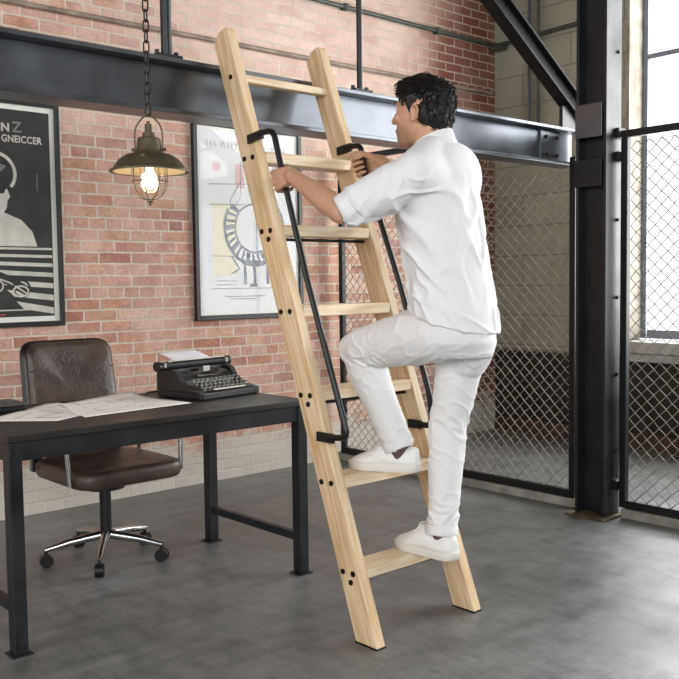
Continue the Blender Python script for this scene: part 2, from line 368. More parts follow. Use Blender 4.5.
def text_mesh(mb, txt, origin, ax, up, size, nrm_off=0, align='LEFT', spacing=1.0, bold=0):
    cu = bpy.data.curves.new('t', 'FONT'); cu.body = txt; cu.size = size; cu.align_x = align; cu.space_character = spacing; cu.extrude = 0; cu.offset = bold
    cu.resolution_u = 3
    ob = bpy.data.objects.new('t', cu); COL.objects.link(ob)
    dg = bpy.context.evaluated_depsgraph_get(); dg.update()
    me = bpy.data.meshes.new_from_object(ob.evaluated_get(dg))
    o = V(origin); ax = V(ax); up = V(up)
    mb.add([o+ax*v.co.x+up*v.co.y for v in me.vertices], [list(p.vertices) for p in me.polygons])
    bpy.data.objects.remove(ob); bpy.data.curves.remove(cu); bpy.data.meshes.remove(me)
def arc(c, r, a0, a1, n, ax=V((1, 0, 0)), up=V((0, 0, 1))):
    return [V(c)+V(ax)*r*math.cos(math.radians(a0+(a1-a0)*i/(n-1)))+V(up)*r*math.sin(math.radians(a0+(a1-a0)*i/(n-1))) for i in range(n)]
def smooth_path(pts, k=6):
    """Catmull-Rom"""
    pts = [V(p) for p in pts]; out = []
    for i in range(len(pts)-1):
        p0 = pts[max(i-1, 0)]; p1 = pts[i]; p2 = pts[i+1]; p3 = pts[min(i+2, len(pts)-1)]
        for j in range(k):
            t = j/k
            out.append(.5*((2*p1)+(p2-p0)*t+(2*p0-5*p1+4*p2-p3)*t*t+(3*p1-p0-3*p2+p3)*t**3))
    return out+[pts[-1]]
def round_poly(pts, r, k=5):
    pts = [V(p) for p in pts]; out = []
    for i in range(len(pts)):
        a, b, c = pts[i-1], pts[i], pts[(i+1) % len(pts)]
        u = (a-b).normalized(); w = (c-b).normalized()
        p, q = b+u*r, b+w*r
        for j in range(k+1):
            t = j/k; out.append(p*(1-t)**2+b*2*t*(1-t)+q*t*t)
    return out

# ------------------------------------------------------------------ the room
YW, XW = 4.78, 6.03
struct(MB().box((-5, -6, -.2), (7.2, 5.05, 0)).build('floor', M['floor']))
struct(MB().box((-5, YW, 0), (XW, YW+.25, 3.75)).build('wall_back', M['brick']))
w = MB()
w.box((XW, 3.58, 0), (XW+.27, 5.03, 3.75)); w.box((XW, -1.2, 0), (XW+.27, 3.58, .70)); w.box((XW, -6.2, 0), (XW+.27, -1.2, 3.75)); w.box((XW, -1.2, 3.5), (XW+.27, 3.58, 3.75))
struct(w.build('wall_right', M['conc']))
struct(MB().box((.6, -6.2, 0), (XW, -6.0, 3.75)).build('wall_front_unseen', M['darkwall']))  # unseen wall, added so the beam's left end reflects something dark
struct(MB().box((-5, -6.2, 3.75), (XW+.27, 5.03, 3.95)).build('ceiling', M['ceil']))
struct(MB().box((XW-.02, -1.2, .001), (XW-.0005, YW-.001, .11)).build('baseboard_right', M['base'], bevel=.004))
# pale brick jamb of the window
struct(MB().box((XW-.004, 3.555, .80), (XW+.20, 3.579, 3.49)).build('trim_1', M['pale']))
s_ = MB(); s_.box((XW-.07, -1.22, .705), (XW+.27, 3.60, .79)); s_.box((XW-.03, -1.22, .64), (XW-.001, 3.60, .70))
struct(s_.build('trim_2', M['sillm'], bevel=.008))
wf = struct(MB().box((XW+.18, 3.515, .80), (XW+.215, 3.553, 3.49)).box((XW+.17, -1.19, .80), (XW+.22, 3.50, .865)).box((XW+.17, -1.19, 3.44), (XW+.22, 3.5, 3.49)).box((XW+.17, -1.19, .865), (XW+.22, -1.14, 3.44)).build('window_1', M['winframe'], bevel=.004))
g = MB()
for y in (2.35, 1.18, .02): g.box((XW+.18, y-.02, .866), (XW+.215, y+.02, 3.44))
for z in (2.86,): g.box((XW+.182, -1.139, z-.018), (XW+.213, 3.516, z+.018))
g.build('glazing_bars', M['winframe'], wf)
MB().box((XW+.196, -1.139, .866), (XW+.20, 3.499, 3.439)).build('pane', M['winglass'], wf)

# ------------------------------------------------------------------ steelwork
def ibeam(mb, p0, p1, up, h, wd, tf, tw, nrm):
    """I section from p0 to p1 ; up = web direction, nrm = flange direction"""
    p0, p1, up, nrm = V(p0), V(p1), V(up).normalized(), V(nrm).normalized()
    d = p1-p0
    def rect(u0, u1, n0, n1): mb.prism([p0+up*u0+nrm*n0, p0+up*u1+nrm*n0, p0+up*u1+nrm*n1, p0+up*u0+nrm*n1], d)
    rect(-h/2, -h/2+tf, -wd/2, wd/2); rect(h/2-tf, h/2, -wd/2, wd/2); rect(-h/2+tf, h/2-tf, -tw/2, tw/2)
YB = 3.09; ZB0, ZB1 = 1.897, 2.105
t = thing('steel_beam', 'long dark steel I-beam running across the room in front of the brick wall, ladder leaning on it', 'beam', (2, YB, ZB0))
b = MB(); ibeam(b, (-2.5, YB, (ZB0+ZB1)/2), (4.60, YB, (ZB0+ZB1)/2), (0, 0, 1), ZB1-ZB0, .14, .017, .012, (0, 1, 0)); b.build('beam_profile', M['beamsteel'], t, bevel=.002)
MB().box((4.28, YB-.02, ZB0+.018), (4.55, YB-.0065, ZB1-.018)).build('splice_plate', M['beamsteel'], t, bevel=.002)
bb = None
for i, (x, z) in enumerate(((4.33, 1.95), (4.33, 2.05), (4.43, 1.95), (4.43, 2.05))):
    if bb is None: bb = MB().cyl((x, YB-.021, z), (x, YB-.032, z), .011, n=6).build('bolt', M['black'], t, loc=(x, YB-.02, z)); b0 = (x, z)
    else: part_copy(bb, t, (x-b0[0], 0, z-b0[1]))
# column
CX0, CX1, CY0, CY1 = 4.112, 4.252, 2.553, 2.730
t = thing('steel_column', 'dark steel H-section column bolted to the floor between the two fence panels', 'column', (4.2, 2.65, 0))
c = MB(); c.box((CX0, CY0, .012), (CX1, CY0+.016, 3.75)); c.box((CX0, CY1-.016, .012), (CX1, CY1, 3.75)); c.box(((CX0+CX1)/2-.006, CY0+.016, .012), ((CX0+CX1)/2+.006, CY1-.016, 3.75))
c.build('column_profile', M['steel'], t, bevel=.002)
MB().box((CX0-.05, CY0-.03, .0005), (CX1+.03, CY1+.03, .012)).build('base_plate', mat('rusty_base_plate', (70, 62, 48), .7, .3, c2=(96, 84, 60), scale=20), t, bevel=.002)
MB().prism([V((4.18, CY1+.0005, 1.90)), V((4.252, CY1+.0005, 1.90)), V((4.62, 3.019, 1.90)), V((4.55, 3.019, 1.90))], (0, 0, .195)).build('seat_bracket', M['steel'], t, bevel=.003)
MB().box((CX0-.012, CY0+.02, 1.72), (CX0-.0005, CY1, 1.86)).build('cleat_plate', M['steel'], t, bevel=.002)
MB().box((CX0-.010, CY0+.02, 1.97), (CX0-.0005, CY1, 2.14)).build('gusset_plate', M['beamsteel'], t, bevel=.002)
for z in (1.99, 1.87, .17):
    MB().box((CX1-.06, CY0-.022, z-.025), (CX1+.01, CY0-.0005, z+.025)).build('fence_clamp', M['black'], t, bevel=.003)
bb = None
for z in (.35, .75, 1.15, 1.55, 2.4, 2.8):
    if bb is None: bb = MB().cyl((CX1-.03, CY0, z), (CX1-.03, CY0-.01, z), .009, n=8).build('rivet', M['steel'], t, loc=(CX1-.03, CY0, z)); z0 = z
    else: part_copy(bb, t, (0, 0, z-z0))
# diagonal brace
t = thing('diagonal_brace', 'black steel diagonal brace rising up and left from the beam end beside the column', 'brace', (4.72, YB, ZB1))
p0 = V((4.735, YB, 2.187)); p1 = p0+V((-.79, 0, .515))*2.15; d = (p1-p0).normalized(); pn = V((0, 1, 0)).cross(d)
b = MB(); ibeam(b, p0, p1, pn, .115, .08, .014, .010, (0, 1, 0)); b.build('brace_profile', mat('matte_brace_paint', (17, 17, 18), .6, spec=.25), t, bevel=.002)
MB().cyl((3.06, YB, 3.30), (3.06, YB, 3.75), .03).build('top_hanger', M['steel'], t, smooth=True)
MB().box((4.50, YB-.012, ZB1+.001), (4.86, YB+.012, ZB1+.14)).build('gusset_plate', M['steel'], t, bevel=.002)
# hanger rods over the beam
def rod(x, r, label):
    t = thing('hanger_rod', label, 'rod', (x, YB-.03, ZB1), 'hanger rods standing on the beam')
    MB().cyl((x, YB-.03, ZB1+.012), (x, YB-.03, 3.75), r, n=14).build('rod', M['steel'], t, smooth=True)
    MB().box((x-.055, YB-.06, ZB1), (x+.055, YB, ZB1+.014)).build('foot_plate', M['steel'], t, bevel=.002)
    for s in (-.042, .042): MB().cyl((x+s, YB-.03, ZB1+.014), (x+s, YB-.03, ZB1+.03), .010, n=6).build('nut', M['steel'], t)
rod(1.875, .021, 'thick dark steel hanger rod standing on the beam just right of the lamp chain')
rod(2.885, .013, 'thin steel hanger rod standing on the beam above the ladder\'s right rail')
# conduits
t = tag(MB().tube([(-2, 4.75, 2.71), (4.9, 4.75, 2.755), (5.95, 4.75, 2.76)], .014, 10).build('conduit', M['conduit'], None, smooth=True), 'thin pale conduit running along the brick wall just above the beam', 'pipe')
t = thing('conduit', 'dark conduit high on the brick wall, turning the corner onto the concrete wall', 'pipe', (4.5, 4.74, 3.15))
MB().tube(smooth_path([(2.6, 4.75, 3.15), (4.2, 4.75, 3.15), (5.85, 4.75, 3.15), (5.975, 4.72, 3.15), (6.0, 4.6, 3.15), (6.0, 3.62, 3.17)], 5), .016, 10).build('tube', M['conduitdark'], t, smooth=True)
for x in (3.4, 4.35, 5.3): MB().box((x-.02, 4.73, 3.128), (x+.02, 4.779, 3.172)).build('pipe_clip', M['conduitdark'], t, bevel=.003)
MB().box((5.93, 4.64, 3.10), (6.02, 4.74, 3.135)).build('junction_box', M['conduitdark'], t, bevel=.006)
for y, l in ((4.385, 'left of the two vertical pipes on the concrete wall above the beam'), (4.30, 'right of the two vertical pipes on the concrete wall above the beam')):
    tag(MB().cyl((5.962, y, 2.32), (5.962, y, 3.75), .013, n=10).build('wall_pipe', M['conduitdark'], None, smooth=True), l, 'pipe', 'vertical pipes on the concrete wall')

# ------------------------------------------------------------------ chain link fences
def fence(label, ya, yb, ztop, notch=None):
    X = 4.228; t = thing('chain_link_fence', label, 'fence', (X, (ya+yb)/2, 0), 'chain link fence panels')
    fr = MB(); h = .018
    zt_a = notch[1] if notch else ztop
    fr.box((X-h, ya, .055), (X+h, ya+2*h, zt_a)); fr.box((X-h, yb-2*h, .055), (X+h, yb, ztop)); fr.box((X-h, ya+2*h, .055), (X+h, yb-2*h, .095))
    if notch:
        fr.box((X-h, notch[0], 1.95), (X+h, notch[0]+.036, ztop)); fr.box((X-h, notch[0]+.036, ztop-.036), (X+h, yb-2*h, ztop))
    else: fr.box((X-h, ya+2*h, ztop-.036), (X+h, yb-2*h, ztop))
    fr.build('frame', M['black'], t, bevel=.003)
    cw, ch = .068, .066; m = MB(); y = ya+2*h; k = 0
    while y < yb-2*h-.02:
        top = (zt_a if notch and y < notch[0]+.06 else ztop)-.036; z = .095; j = 0; pts = []
        while z < top:
            zz = z
            yy = y+(cw/2 if (j+k) % 2 == 0 else 0)
            pts.append((X+(.003 if j % 2 else -.003), min(yy, yb-2*h), zz)); z += ch/2; j += 1
        m.tube(pts, .0033, 4, cap=False); y += cw/2; k += 1
    m.build('wire_mesh', M['galv'], t, smooth=True)
    return t
fence('long chain link fence panel behind the climbing man, left of the column', 2.80, 4.70, 2.10, (3.20, 1.90))
fence('chain link fence panel right of the column in front of the bright window', .95, 2.528, 2.0)
struct(MB().box((4.205, CY1+.04, .001), (4.285, 4.775, .05)).build('trim_3', M['curb'], bevel=.004))
struct(MB().box((4.205, -1, .001), (4.285, CY0-.04, .05)).build('trim_4', M['curb'], bevel=.004))

# ------------------------------------------------------------------ ladder
SL = .36; ANG = math.atan(SL); CA, SA = math.cos(ANG), math.sin(ANG)
D = V((0, SA, CA)); NN = V((0, CA, -SA)); LY0 = 2.163; DEP = .10
def LP(x, z, n=0):      # point on the ladder front line at height z, n metres behind the front face
    return V((x, LY0+SL*z, z))+NN*n
lad = thing('ladder', 'pale oak ladder with black handrails leaning against the steel beam', 'ladder', (2.366, 2.3, 0))
LX0, LX1, RX0, RX1 = 2.09, 2.132, 2.60, 2.642
TAPER = -.016
def rx(z): return RX0+TAPER*z
def rail(x0, x1, lean=0):
    L = 2.247/CA
    # profile in the rail's own frame (y = depth, z = along)
    prof = [(0, 0), (DEP, DEP*SA/CA), (DEP, L-.03), (DEP-.035, L-.004), (DEP-.05, L), (.012, L), (0, L-.012)]
    o = MB().prism([V((x0-(x0+x1)/2, y, z)) for y, z in prof], (x1-x0, 0, 0)).build('side_rail', M['wood'], None, bevel=.004)
    o.parent = lad; o.location = V(((x0+x1)/2, LY0, .004))-V(lad.location); o.rotation_euler = (-ANG, 0, 0); o.rotation_mode = 'XYZ'
    if lean: o.rotation_mode = 'QUATERNION'; o.rotation_quaternion = (Matrix.Rotation(math.atan(lean), 4, 'Y') @ Matrix.Rotation(-ANG, 4, 'X')).to_quaternion()
    MB().prism([V((x0-.002, LY0-.001, 0)), V((x0-.002, LY0+.108, 0)), V((x1+.002, LY0+.108, 0)), V((x1+.002, LY0-.001, 0))], (0, 0, .0035)).build('rubber_foot', M['black'], lad)
rail(LX0, LX1); rail(RX0, RX1, TAPER)
STEPZ = [.219, .52, .822, 1.123, 1.424, 1.706]
for k, z in enumerate(STEPZ):
    y = LY0+SL*(z+.018)+.001
    MB().box((LX1+.0005, y, z), (rx(z+.042)-.0005, y+.102, z+.042)).build('step', M['woodx'], lad, bevel=.003, loc=(2.366, y+.05, z))
p = LP(2.366, 2.062, .042)
MB().box((LX1+.0005, p.y-.022, p.z-.015), (rx(p.z+.015)-.0005, p.y+.024, p.z+.015)).build('rung', M['woodx'], lad, bevel=.005, loc=(2.366, p.y, p.z))
for z in (STEPZ[0], STEPZ[2], STEPZ[4]):
    q = LP(0, z-.006, .05); MB().cyl((LX1, q.y, z-.012), (RX0, q.y, z-.012), .006, n=8).build('tie_rod', M['black'], lad, smooth=True)
bolt0 = None
def bolt(y, z):
    global bolt0
    if bolt0 is None:
        bolt0 = MB().cyl((LX0, y, z), (LX0-.004, y, z), .010, n=10).cyl((LX0-.004, y, z), (LX0-.006, y, z), .006, n=6).build('bolt', M['bolt'], lad, loc=(LX0, y, z)); bolt0['y'] = 0; bolt.p = (y, z)
    else: part_copy(bolt0, lad, (0, y-bolt.p[0], z-bolt.p[1]))
for k, z in enumerate(STEPZ):
    a = LP(0, z+.018, .026); c = LP(0, z+.018, .074)
    # both heads level with the tread centre
    bolt(LY0+SL*(z+.02)+.028, z+.020); bolt(LY0+SL*(z+.02)+.080, z+.018)
    if k % 2 == 0: bolt(LY0+SL*(z-.01)+.050, z-.012)
bolt(p.y, p.z)
def handrail(x, xp, pts, brk):
    o = MB().tube(round_path(pts, .035), .0115, 12).build('handrail', M['blackpaint'], lad, smooth=True)
    for (y, z, ln, tilt) in brk:
        # flat bracket on the rail's face, wrapping the front edge
        xq = xp+(TAPER*z if xp == RX0 else 0)
        mx = Matrix.Translation((xq, y, z)) @ Matrix.Rotation(tilt, 4, 'X')
        MB().box((-.013, -.012, -.017), (-.0005, ln, .017), mx).build('bracket', M['blackpaint'], o, bevel=.002)
    return o
def round_path(pts, r, k=6):
    pts = [V(p) for p in pts]; out = [pts[0]]
    for i in range(1, len(pts)-1):
        a, b, c = pts[i-1], pts[i], pts[i+1]; u = (a-b).normalized(); w = (c-b).normalized(); rr = min(r, (a-b).length*.49, (c-b).length*.49)
        for j in range(k+1):
            t = j/k; out.append((b+u*rr)*(1-t)**2+b*2*t*(1-t)+(b+w*rr)*t*t)
    return out+[pts[-1]]
XL = 2.082
handrail(XL, LX0, [(XL, 2.765, 1.804), (XL, 2.735, 1.808), (XL, 2.672, 1.806), (XL, 2.640, 1.70), (XL, 2.505, 1.293), (XL, 2.286, .715), (XL, 2.385, .703)], [(2.752, 1.802, .080, -.12), (2.375, .702, .075, 0)])
XR = 2.562
handrail(XR, RX0, [(XR, 2.800, 1.80), (XR, 2.77, 1.803), (XR, 2.715, 1.800), (XR, 2.700, 1.715), (XR+.008, 2.507, 1.234), (XR+.018, 2.360, .80), (XR+.020, 2.355, .690), (XR+.020, 2.425, .690)], [(2.785, 1.80, .075, -.1), (2.42, .689, .06, 0)])

# ------------------------------------------------------------------ desk
dk = thing('desk', 'long black metal desk with a dark top below the two posters', 'desk', (1.81, 3.3, 0))
DX0, DX1, DY0, DY1 = 1.165, 2.465, 2.955, 3.70
MB().box((DX0, DY0, .728), (DX1, DY1, .752)).build('tabletop', M['desk'], dk, bevel=.003)
MB().box((DX0+.05, DY0+.012, .662), (DX1-.01, DY0+.030, .727)).build('apron', M['deskm'], dk, bevel=.002)
MB().box((DX0+.05, DY1-.030, .662), (DX1-.01, DY1-.012, .727)).build('apron', M['deskm'], dk, bevel=.002)
MB().box((DX0+.012, DY0+.05, .662), (DX0+.028, DY1-.05, .727)).build('apron', M['deskm'], dk, bevel=.002)
MB().box((DX1-.028, DY0+.05, .662), (DX1-.012, DY1-.05, .727)).build('apron', M['deskm'], dk, bevel=.002)
for x0 in (DX0+.006, DX1-.052):
    for y0 in (DY0+.006, DY1-.056):
        MB().box((x0, y0, .006), (x0+.048, y0+.05, .727)).build('leg', M['deskm'], dk, bevel=.003)
        MB().box((x0-.012, y0-.012, .0005), (x0+.06, y0+.062, .006)).build('foot_plate', M['deskm'], dk, bevel=.001)
for x0 in (DX0+.016, DX1-.042):
    MB().box((x0, DY0+.056, .14), (x0+.028, DY1-.056, .175)).build('stretcher', M['deskm'], dk, bevel=.002)
for x in (DX0+.03,):
    for z in (.71, .685): MB().cyl((x, DY0+.006, z), (x, DY0-.003, z), .009, n=6).build('bolt', M['deskm'], dk)
    for xx in (DX0+.018, DX0+.044): MB().cyl((xx, DY0+.006, .03), (xx, DY0-.002, .03), .006, n=6).build('bolt', M['deskm'], dk)
DZ = .7525

# paper on the desk
def sheet(name, quad, label, z, curl, lines, seed, group='paper sheets on the desk'):
    rnd = random.Random(seed); n = 14; g = []
    q = [V((x, y, 0)) for x, y in quad]
    def P(u, v):
        p = (q[0]*(1-u)+q[1]*u)*(1-v)+(q[3]*(1-u)+q[2]*u)*v
        h = z+curl(u, v); return V((p.x, p.y, h))
    m = MB(); vs_ = [P(i/n, j/n) for j in range(n+1) for i in range(n+1)]
    m.add(vs_, [(j*(n+1)+i, j*(n+1)+i+1, (j+1)*(n+1)+i+1, (j+1)*(n+1)+i) for j in range(n) for i in range(n)])
    l = m; m.cur = 1
    for k in range(lines):
        u0, v0 = rnd.uniform(.08, .8), rnd.uniform(.1, .85); du, dv = (rnd.uniform(.08, .25), 0) if rnd.random() < .6 else (0, rnd.uniform(.05, .2))
        w = .004; pts = []
        for s in range(6):
            pts.append((min(.97, u0+du*s/5), min(.97, v0+dv*s/5)))
        for s in range(5):
            (a, b_), (c, d_) = pts[s], pts[s+1]
            e = (0, w) if du else (w, 0)
            l.add([P(a, b_)+V((0, 0, .0008)), P(c, d_)+V((0, 0, .0008)), P(c+e[0], d_+e[1])+V((0, 0, .0008)), P(a+e[0], b_+e[1])+V((0, 0, .0008))], [(0, 1, 2, 3)])
    o = m.build(name, [M['paper'], M['pencil']], None, smooth=True, loc=(q[0].x, q[0].y, z)); sd = o.modifiers.new('thick', 'SOLIDIFY'); sd.thickness = .0006; sd.offset = -1
    return tag(o, label, 'paper', group)
sheet('paper_sheet', [(1.235, 3.36), (1.44, 3.165), (1.93, 3.42), (1.62, 3.665)], 'lower large drafting sheet spreading toward the left end of the desk', DZ+.0008, lambda u, v: .0, 16, 3)
sheet('paper_sheet', [(1.545, 3.155), (2.045, 3.205), (2.02, 3.655), (1.60, 3.56)], 'upper large drafting sheet with a curled left edge, next to the typewriter', DZ+.003, lambda u, v: .022*max(0, 1-u*6)**1.5*max(0, 1-abs(v-.75)*2.2)+.016*max(0, v-.85)/.15*u, 20, 5)
t = thing('document_case', 'flat black document case at the left end of the desk behind the papers', 'case', (1.33, 3.6, DZ))
MB().box((1.20, 3.52, DZ+.0002), (1.475, 3.69, DZ+.022)).build('case_body', M['blackpaint'], t, bevel=.006)
MB().box((1.20, 3.518, DZ+.0225), (1.475, 3.69, DZ+.034)).build('lid', mat('case_lid', (70, 70, 72), .4), t, bevel=.004)

# ------------------------------------------------------------------ typewriter
def typewriter():
    rt = thing('typewriter', 'vintage black manual typewriter standing on the desk right of the papers', 'typewriter', (2.115, 3.24, DZ))
    rt.rotation_euler = (0, 0, math.radians(9)); rt.scale = (.93, .93, .86)
    WD, DP = .385, .32
    def bld(mb, name, m, **k):
        par = k.pop('parent', rt)
        me_loc = V((0, 0, 0))
        o = mb.build(name, m, None, **k); o.parent = par; return o
    # base tray with raised cheeks
    b = MB(); b.prism(round_poly([V((0, 0, .004)), V((WD, 0, .004)), V((WD, DP, .004)), V((0, DP, .004))], .02), (0, 0, .030))
    side = [(.0, .034), (.03, .040), (.10, .052), (.15, .090), (.175, .128), (.20, .142), (.30, .146), (.316, .12), (.319, .034)]
    for x0 in (.004, WD-.034): b.prism([V((x0, y, z)) for y, z in side], (.03, 0, 0))
    b.prism([V((.034, y, z)) for y, z in [(.145, .034), (.150, .085), (.175, .112), (.20, .124), (.30, .124), (.314, .10), (.318, .034)]], (WD-.068, 0, 0))
    b.prism([V((.034, y, z)) for y, z in [(.02, .034), (.03, .040), (.145, .062), (.145, .034)]], (WD-.068, 0, 0))
    bld(b, 'body', M['twbody'], bevel=.005, seg=3)
    # type basket opening : raised arch plus hammers
    b = MB(); b.tube([V((WD/2+.075*math.cos(a), .150+.05*abs(math.sin(a))*0.4, .112+.012*math.sin(a))) for a in [math.pi+math.pi*i/10 for i in range(11)]], .006, 8)
    bld(b, 'basket_rim', M['nickel'], smooth=True)
    b = MB()
    for i in range(13):
        a = math.radians(200+140*i/12); b.tube([V((WD/2+.065*math.cos(a), .165, .116)), V((WD/2+.02*math.cos(a), .20, .135))], .0016, 4)
    bld(b, 'type_hammers', M['nickel'])
    bld(MB().box((WD/2-.022, .172, .122), (WD/2+.022, .19, .150)), 'type_guide', M['nickel'], bevel=.003)
    # spools covers
    for x in (.095, WD-.095): bld(MB().cyl((x, .235, .118), (x, .235, .130), .042, n=24), 'spool_cover', M['twbody'], smooth=True)
    # keys
    k0 = None
    for r in range(4):
        y = .034+.028*r; z = .052+.012*r; cnt = 11 if r else 10
        for i in range(cnt):
            x = .055+(.0065 if r % 2 else 0)+i*.0285
            if k0 is None:
                mb = MB(); mb.cyl((0, 0, -.012), (0, 0, .0), .003, n=6); mb.cur = 1; mb.cyl((0, 0, 0), (0, 0, .004), .0098, n=14); mb.cur = 2; mb.cyl((0, 0, .004), (0, 0, .005), .0080, n=14)
                k0 = bld(mb, 'key', [M['nickel'], M['twbody'], M['key']]); k0.location = (x, y, z)
            else:
                c = k0.copy(); COL.objects.link(c); c.location = (x, y, z)
    bld(MB().box((.09, .006, .044), (WD-.10, .020, .052)), 'space_bar', M['key'], bevel=.003)
    # carriage
    bld(MB().box((.036, .225, .126), (WD-.036, .30, .142)), 'carriage', M['twbody'], bevel=.004)
    bld(MB().cyl((-.010, .262, .160), (WD+.010, .262, .160), .020, n=24), 'platen', M['rubber'], smooth=True)
    for x, s in ((-.008, -1), (WD+.004, 1)):
        bld(MB().cyl((x, .262, .158), (x+s*.014, .262, .158), .019, n=20).cyl((x+s*.014, .262, .158), (x+s*.032, .262, .158), .026, n=20), 'platen_knob', M['twbody'], smooth=True)
        bld(MB().box((x-.010, .235, .147), (x+.010, .292, .178)), 'carriage_end', M['nickel'], bevel=.006)
    bld(MB().tube([V((-.016, .24, .172)), V((-.032, .20, .184)), V((-.036, .17, .186))], .004, 8), 'return_lever', M['nickel'], smooth=True)
    bld(MB().box((.02, .292, .147), (WD-.02, .296, .168)), 'paper_rest', M['nickel'], bevel=.002)
    bld(MB().cyl((.01, .243, .182), (WD-.01, .243, .182), .005, n=8), 'bail_bar', M['nickel'], smooth=True)
    for x in (.03, WD-.03):
        for y in (.03, DP-.03): bld(MB().cyl((x, y, 0), (x, y, .005), .012, n=10), 'rubber_foot', M['rubber'])
    return rt
tw = typewriter()
pm = MB(); n = 8; rw = []
for j in range(n+1):
    v = j/n
    y = .286+.135*v+.01*math.sin(v*3); z = .172+.060*v-.02*v*v
    rw.append([V((.105+.235*i/6-.0*v, y, z)) for i in range(7)])
pm.add([p for r in rw for p in r], [(j*7+i, j*7+i+1, (j+1)*7+i+1, (j+1)*7+i) for j in range(n) for i in range(6)])
ps = pm.build('paper_sheet', M['white'], None, smooth=True); ps.location = tw.location; ps.rotation_euler = tw.rotation_euler; ps.scale = tw.scale
sd = ps.modifiers.new('thick', 'SOLIDIFY'); sd.thickness = .0006
tag(ps, 'blank white sheet of paper fed into the typewriter', 'paper')
# small cable lying behind the typewriter
tag(MB().tube(smooth_path([(2.06, 3.60, DZ+.004), (2.10, 3.66, DZ+.004), (2.2, 3.675, DZ+.004), (2.25, 3.65, DZ+.004)]), .004, 6).build('pen', M['black'], None, smooth=True), 'black pen lying on the desk behind the typewriter', 'pen')

# ------------------------------------------------------------------ chair
ch = thing('office_chair', 'brown leather office chair with dark frame tucked behind the desk', 'chair', (1.92, 3.8, 0))
def cushion(x0, x1, y0, y1, z0, z1, r, back=False):
    """rounded slab"""
    m = MB(); rings = []
    if back:
        out = round_poly([V((x0, 0, z0)), V((x1, 0, z0)), V((x1-.015, 0, z1)), V((x0+.015, 0, z1))], r, 8)
        c = V(((x0+x1)/2, 0, (z0+z1)/2))
        for y, s in ((y0, .86), (y0+.006, .95), (y0+.02, 1), (y1-.02, 1), (y1-.004, .95), (y1, .86)):
            rings.append([V((c.x+(p.x-c.x)*s, y-.05*((p.x-c.x)/.25)**2*1+.10*(p.z-z0)/(z1-z0)*.8, c.z+(p.z-c.z)*s)) for p in out])
    else:
        out = round_poly([V((x0, y0, 0)), V((x1, y0, 0)), V((x1, y1, 0)), V((x0, y1, 0))], r, 8)
        c = V(((x0+x1)/2, (y0+y1)/2, 0))
        for z, s in ((z0, .90), (z0+.01, .97), (z0+.03, 1), (z1-.025, 1), (z1-.008, .96), (z1, .86)):
            rings.append([V((c.x+(p.x-c.x)*s, c.y+(p.y-c.y)*s, z)) for p in out])
    return m.loft(rings)
o = cushion(1.685, 2.205, 3.50, 4.02, .375, .465, .09).build('seat', M['leather'], ch, smooth=True, sharp=60)
o.modifiers.new('sub', 'SUBSURF').levels = 1; o.modifiers['sub'].render_levels = 1
o = cushion(1.685, 2.135, 3.985, 4.035, .50, .985, .07, True).build('backrest', M['leather'], ch, smooth=True, sharp=60)
o.modifiers.new('sub', 'SUBSURF').levels = 1; o.modifiers['sub'].render_levels = 1
cushion(1.665, 2.150, 4.022, 4.060, .47, .992, .075, True).build('back_shell', M['leatherdark'], ch, smooth=True, sharp=60)
sm = MB()
for z in (.86, .66): sm.tube([V((x, 3.984-.05*((x-1.91)/.25)**2+.08*(z-.5)/.485, z)) for x in np.linspace(1.70, 2.12, 14)], .0022, 5)
sm.build('seam', M['seam'], ch)
for s, x in ((-1, 1.675), (1, 2.216)):
    MB().tube(round_path([(x, 3.58, .40), (x+s*.012, 3.60, .655), (x+s*.012, 3.92, .665), (x, 3.97, .42)], .05), .010, 10).build('armrest', M['chrome'], ch, smooth=True)
for xb in (1.69, 2.09): MB().box((xb, 3.985, .40), (xb+.045, 4.03, .52)).build('back_bracket', M['leatherdark'], ch, bevel=.005)
MB().cyl((1.925, 3.76, .10), (1.925, 3.76, .33), .026, n=18).cyl((1.925, 3.76, .33), (1.925, 3.76, .374), .09, n=18).build('gas_column', M['black'], ch, smooth=True)
ba = None
for k in range(5):
    a = math.radians(20+72*k); dx, dy = math.cos(a), math.sin(a)
    o = MB().tube([(1.925+dx*.02, 3.76+dy*.02, .115), (1.925+dx*.16, 3.76+dy*.16, .10), (1.925+dx*.27, 3.76+dy*.27, .078)], [.022, .018, .012], 10).build('base_arm', M['chrome'], ch, smooth=True)
    cx, cy = 1.925+dx*.265, 3.76+dy*.265
    MB().cyl((cx-dy*.018, cy+dx*.018, .03), (cx+dy*.018, cy-dx*.018, .03), .029, n=18).cyl((cx, cy, .03), (cx, cy, .072), .008, n=8).build('caster', M['black'], o, smooth=True)

# ------------------------------------------------------------------ posters
def poster_frame(rt, x0, x1, z0, z1, fw_, matw, back):
    y = YW-.001
    f = MB()
    for lo, hi in (((x0, y-.03, z0), (x0+fw_, y, z1)), ((x1-fw_, y-.03, z0), (x1, y, z1)), ((x0+fw_, y-.03, z0), (x1-fw_, y, z0+fw_)), ((x0+fw_, y-.03, z1-fw_), (x1-fw_, y, z1))): f.box(lo, hi)
    f.build('frame', M['frame'], rt, bevel=.003)
    MB().box((x0+fw_, y-.012, z0+fw_), (x1-fw_, y-.001, z1-fw_)).build('mat_board', M['mat_'], rt)
    MB().box((x0+fw_+matw, y-.0135, z0+fw_+matw), (x1-fw_-matw, y-.0122, z1-fw_-matw)).build('print', back, rt)
    MB().box((x0+fw_+.0005, y-.024, z0+fw_+.0005), (x1-fw_-.0005, y-.022, z1-fw_-.0005)).build('glazing', M['glass'], rt)
AX, UP = V((1, 0, 0)), V((0, 0, 1))
def flat(mb, pts, dy=0):
    mb.add([V((x, YW-.0155-dy, z)) for x, z in pts], [list(range(len(pts)))])
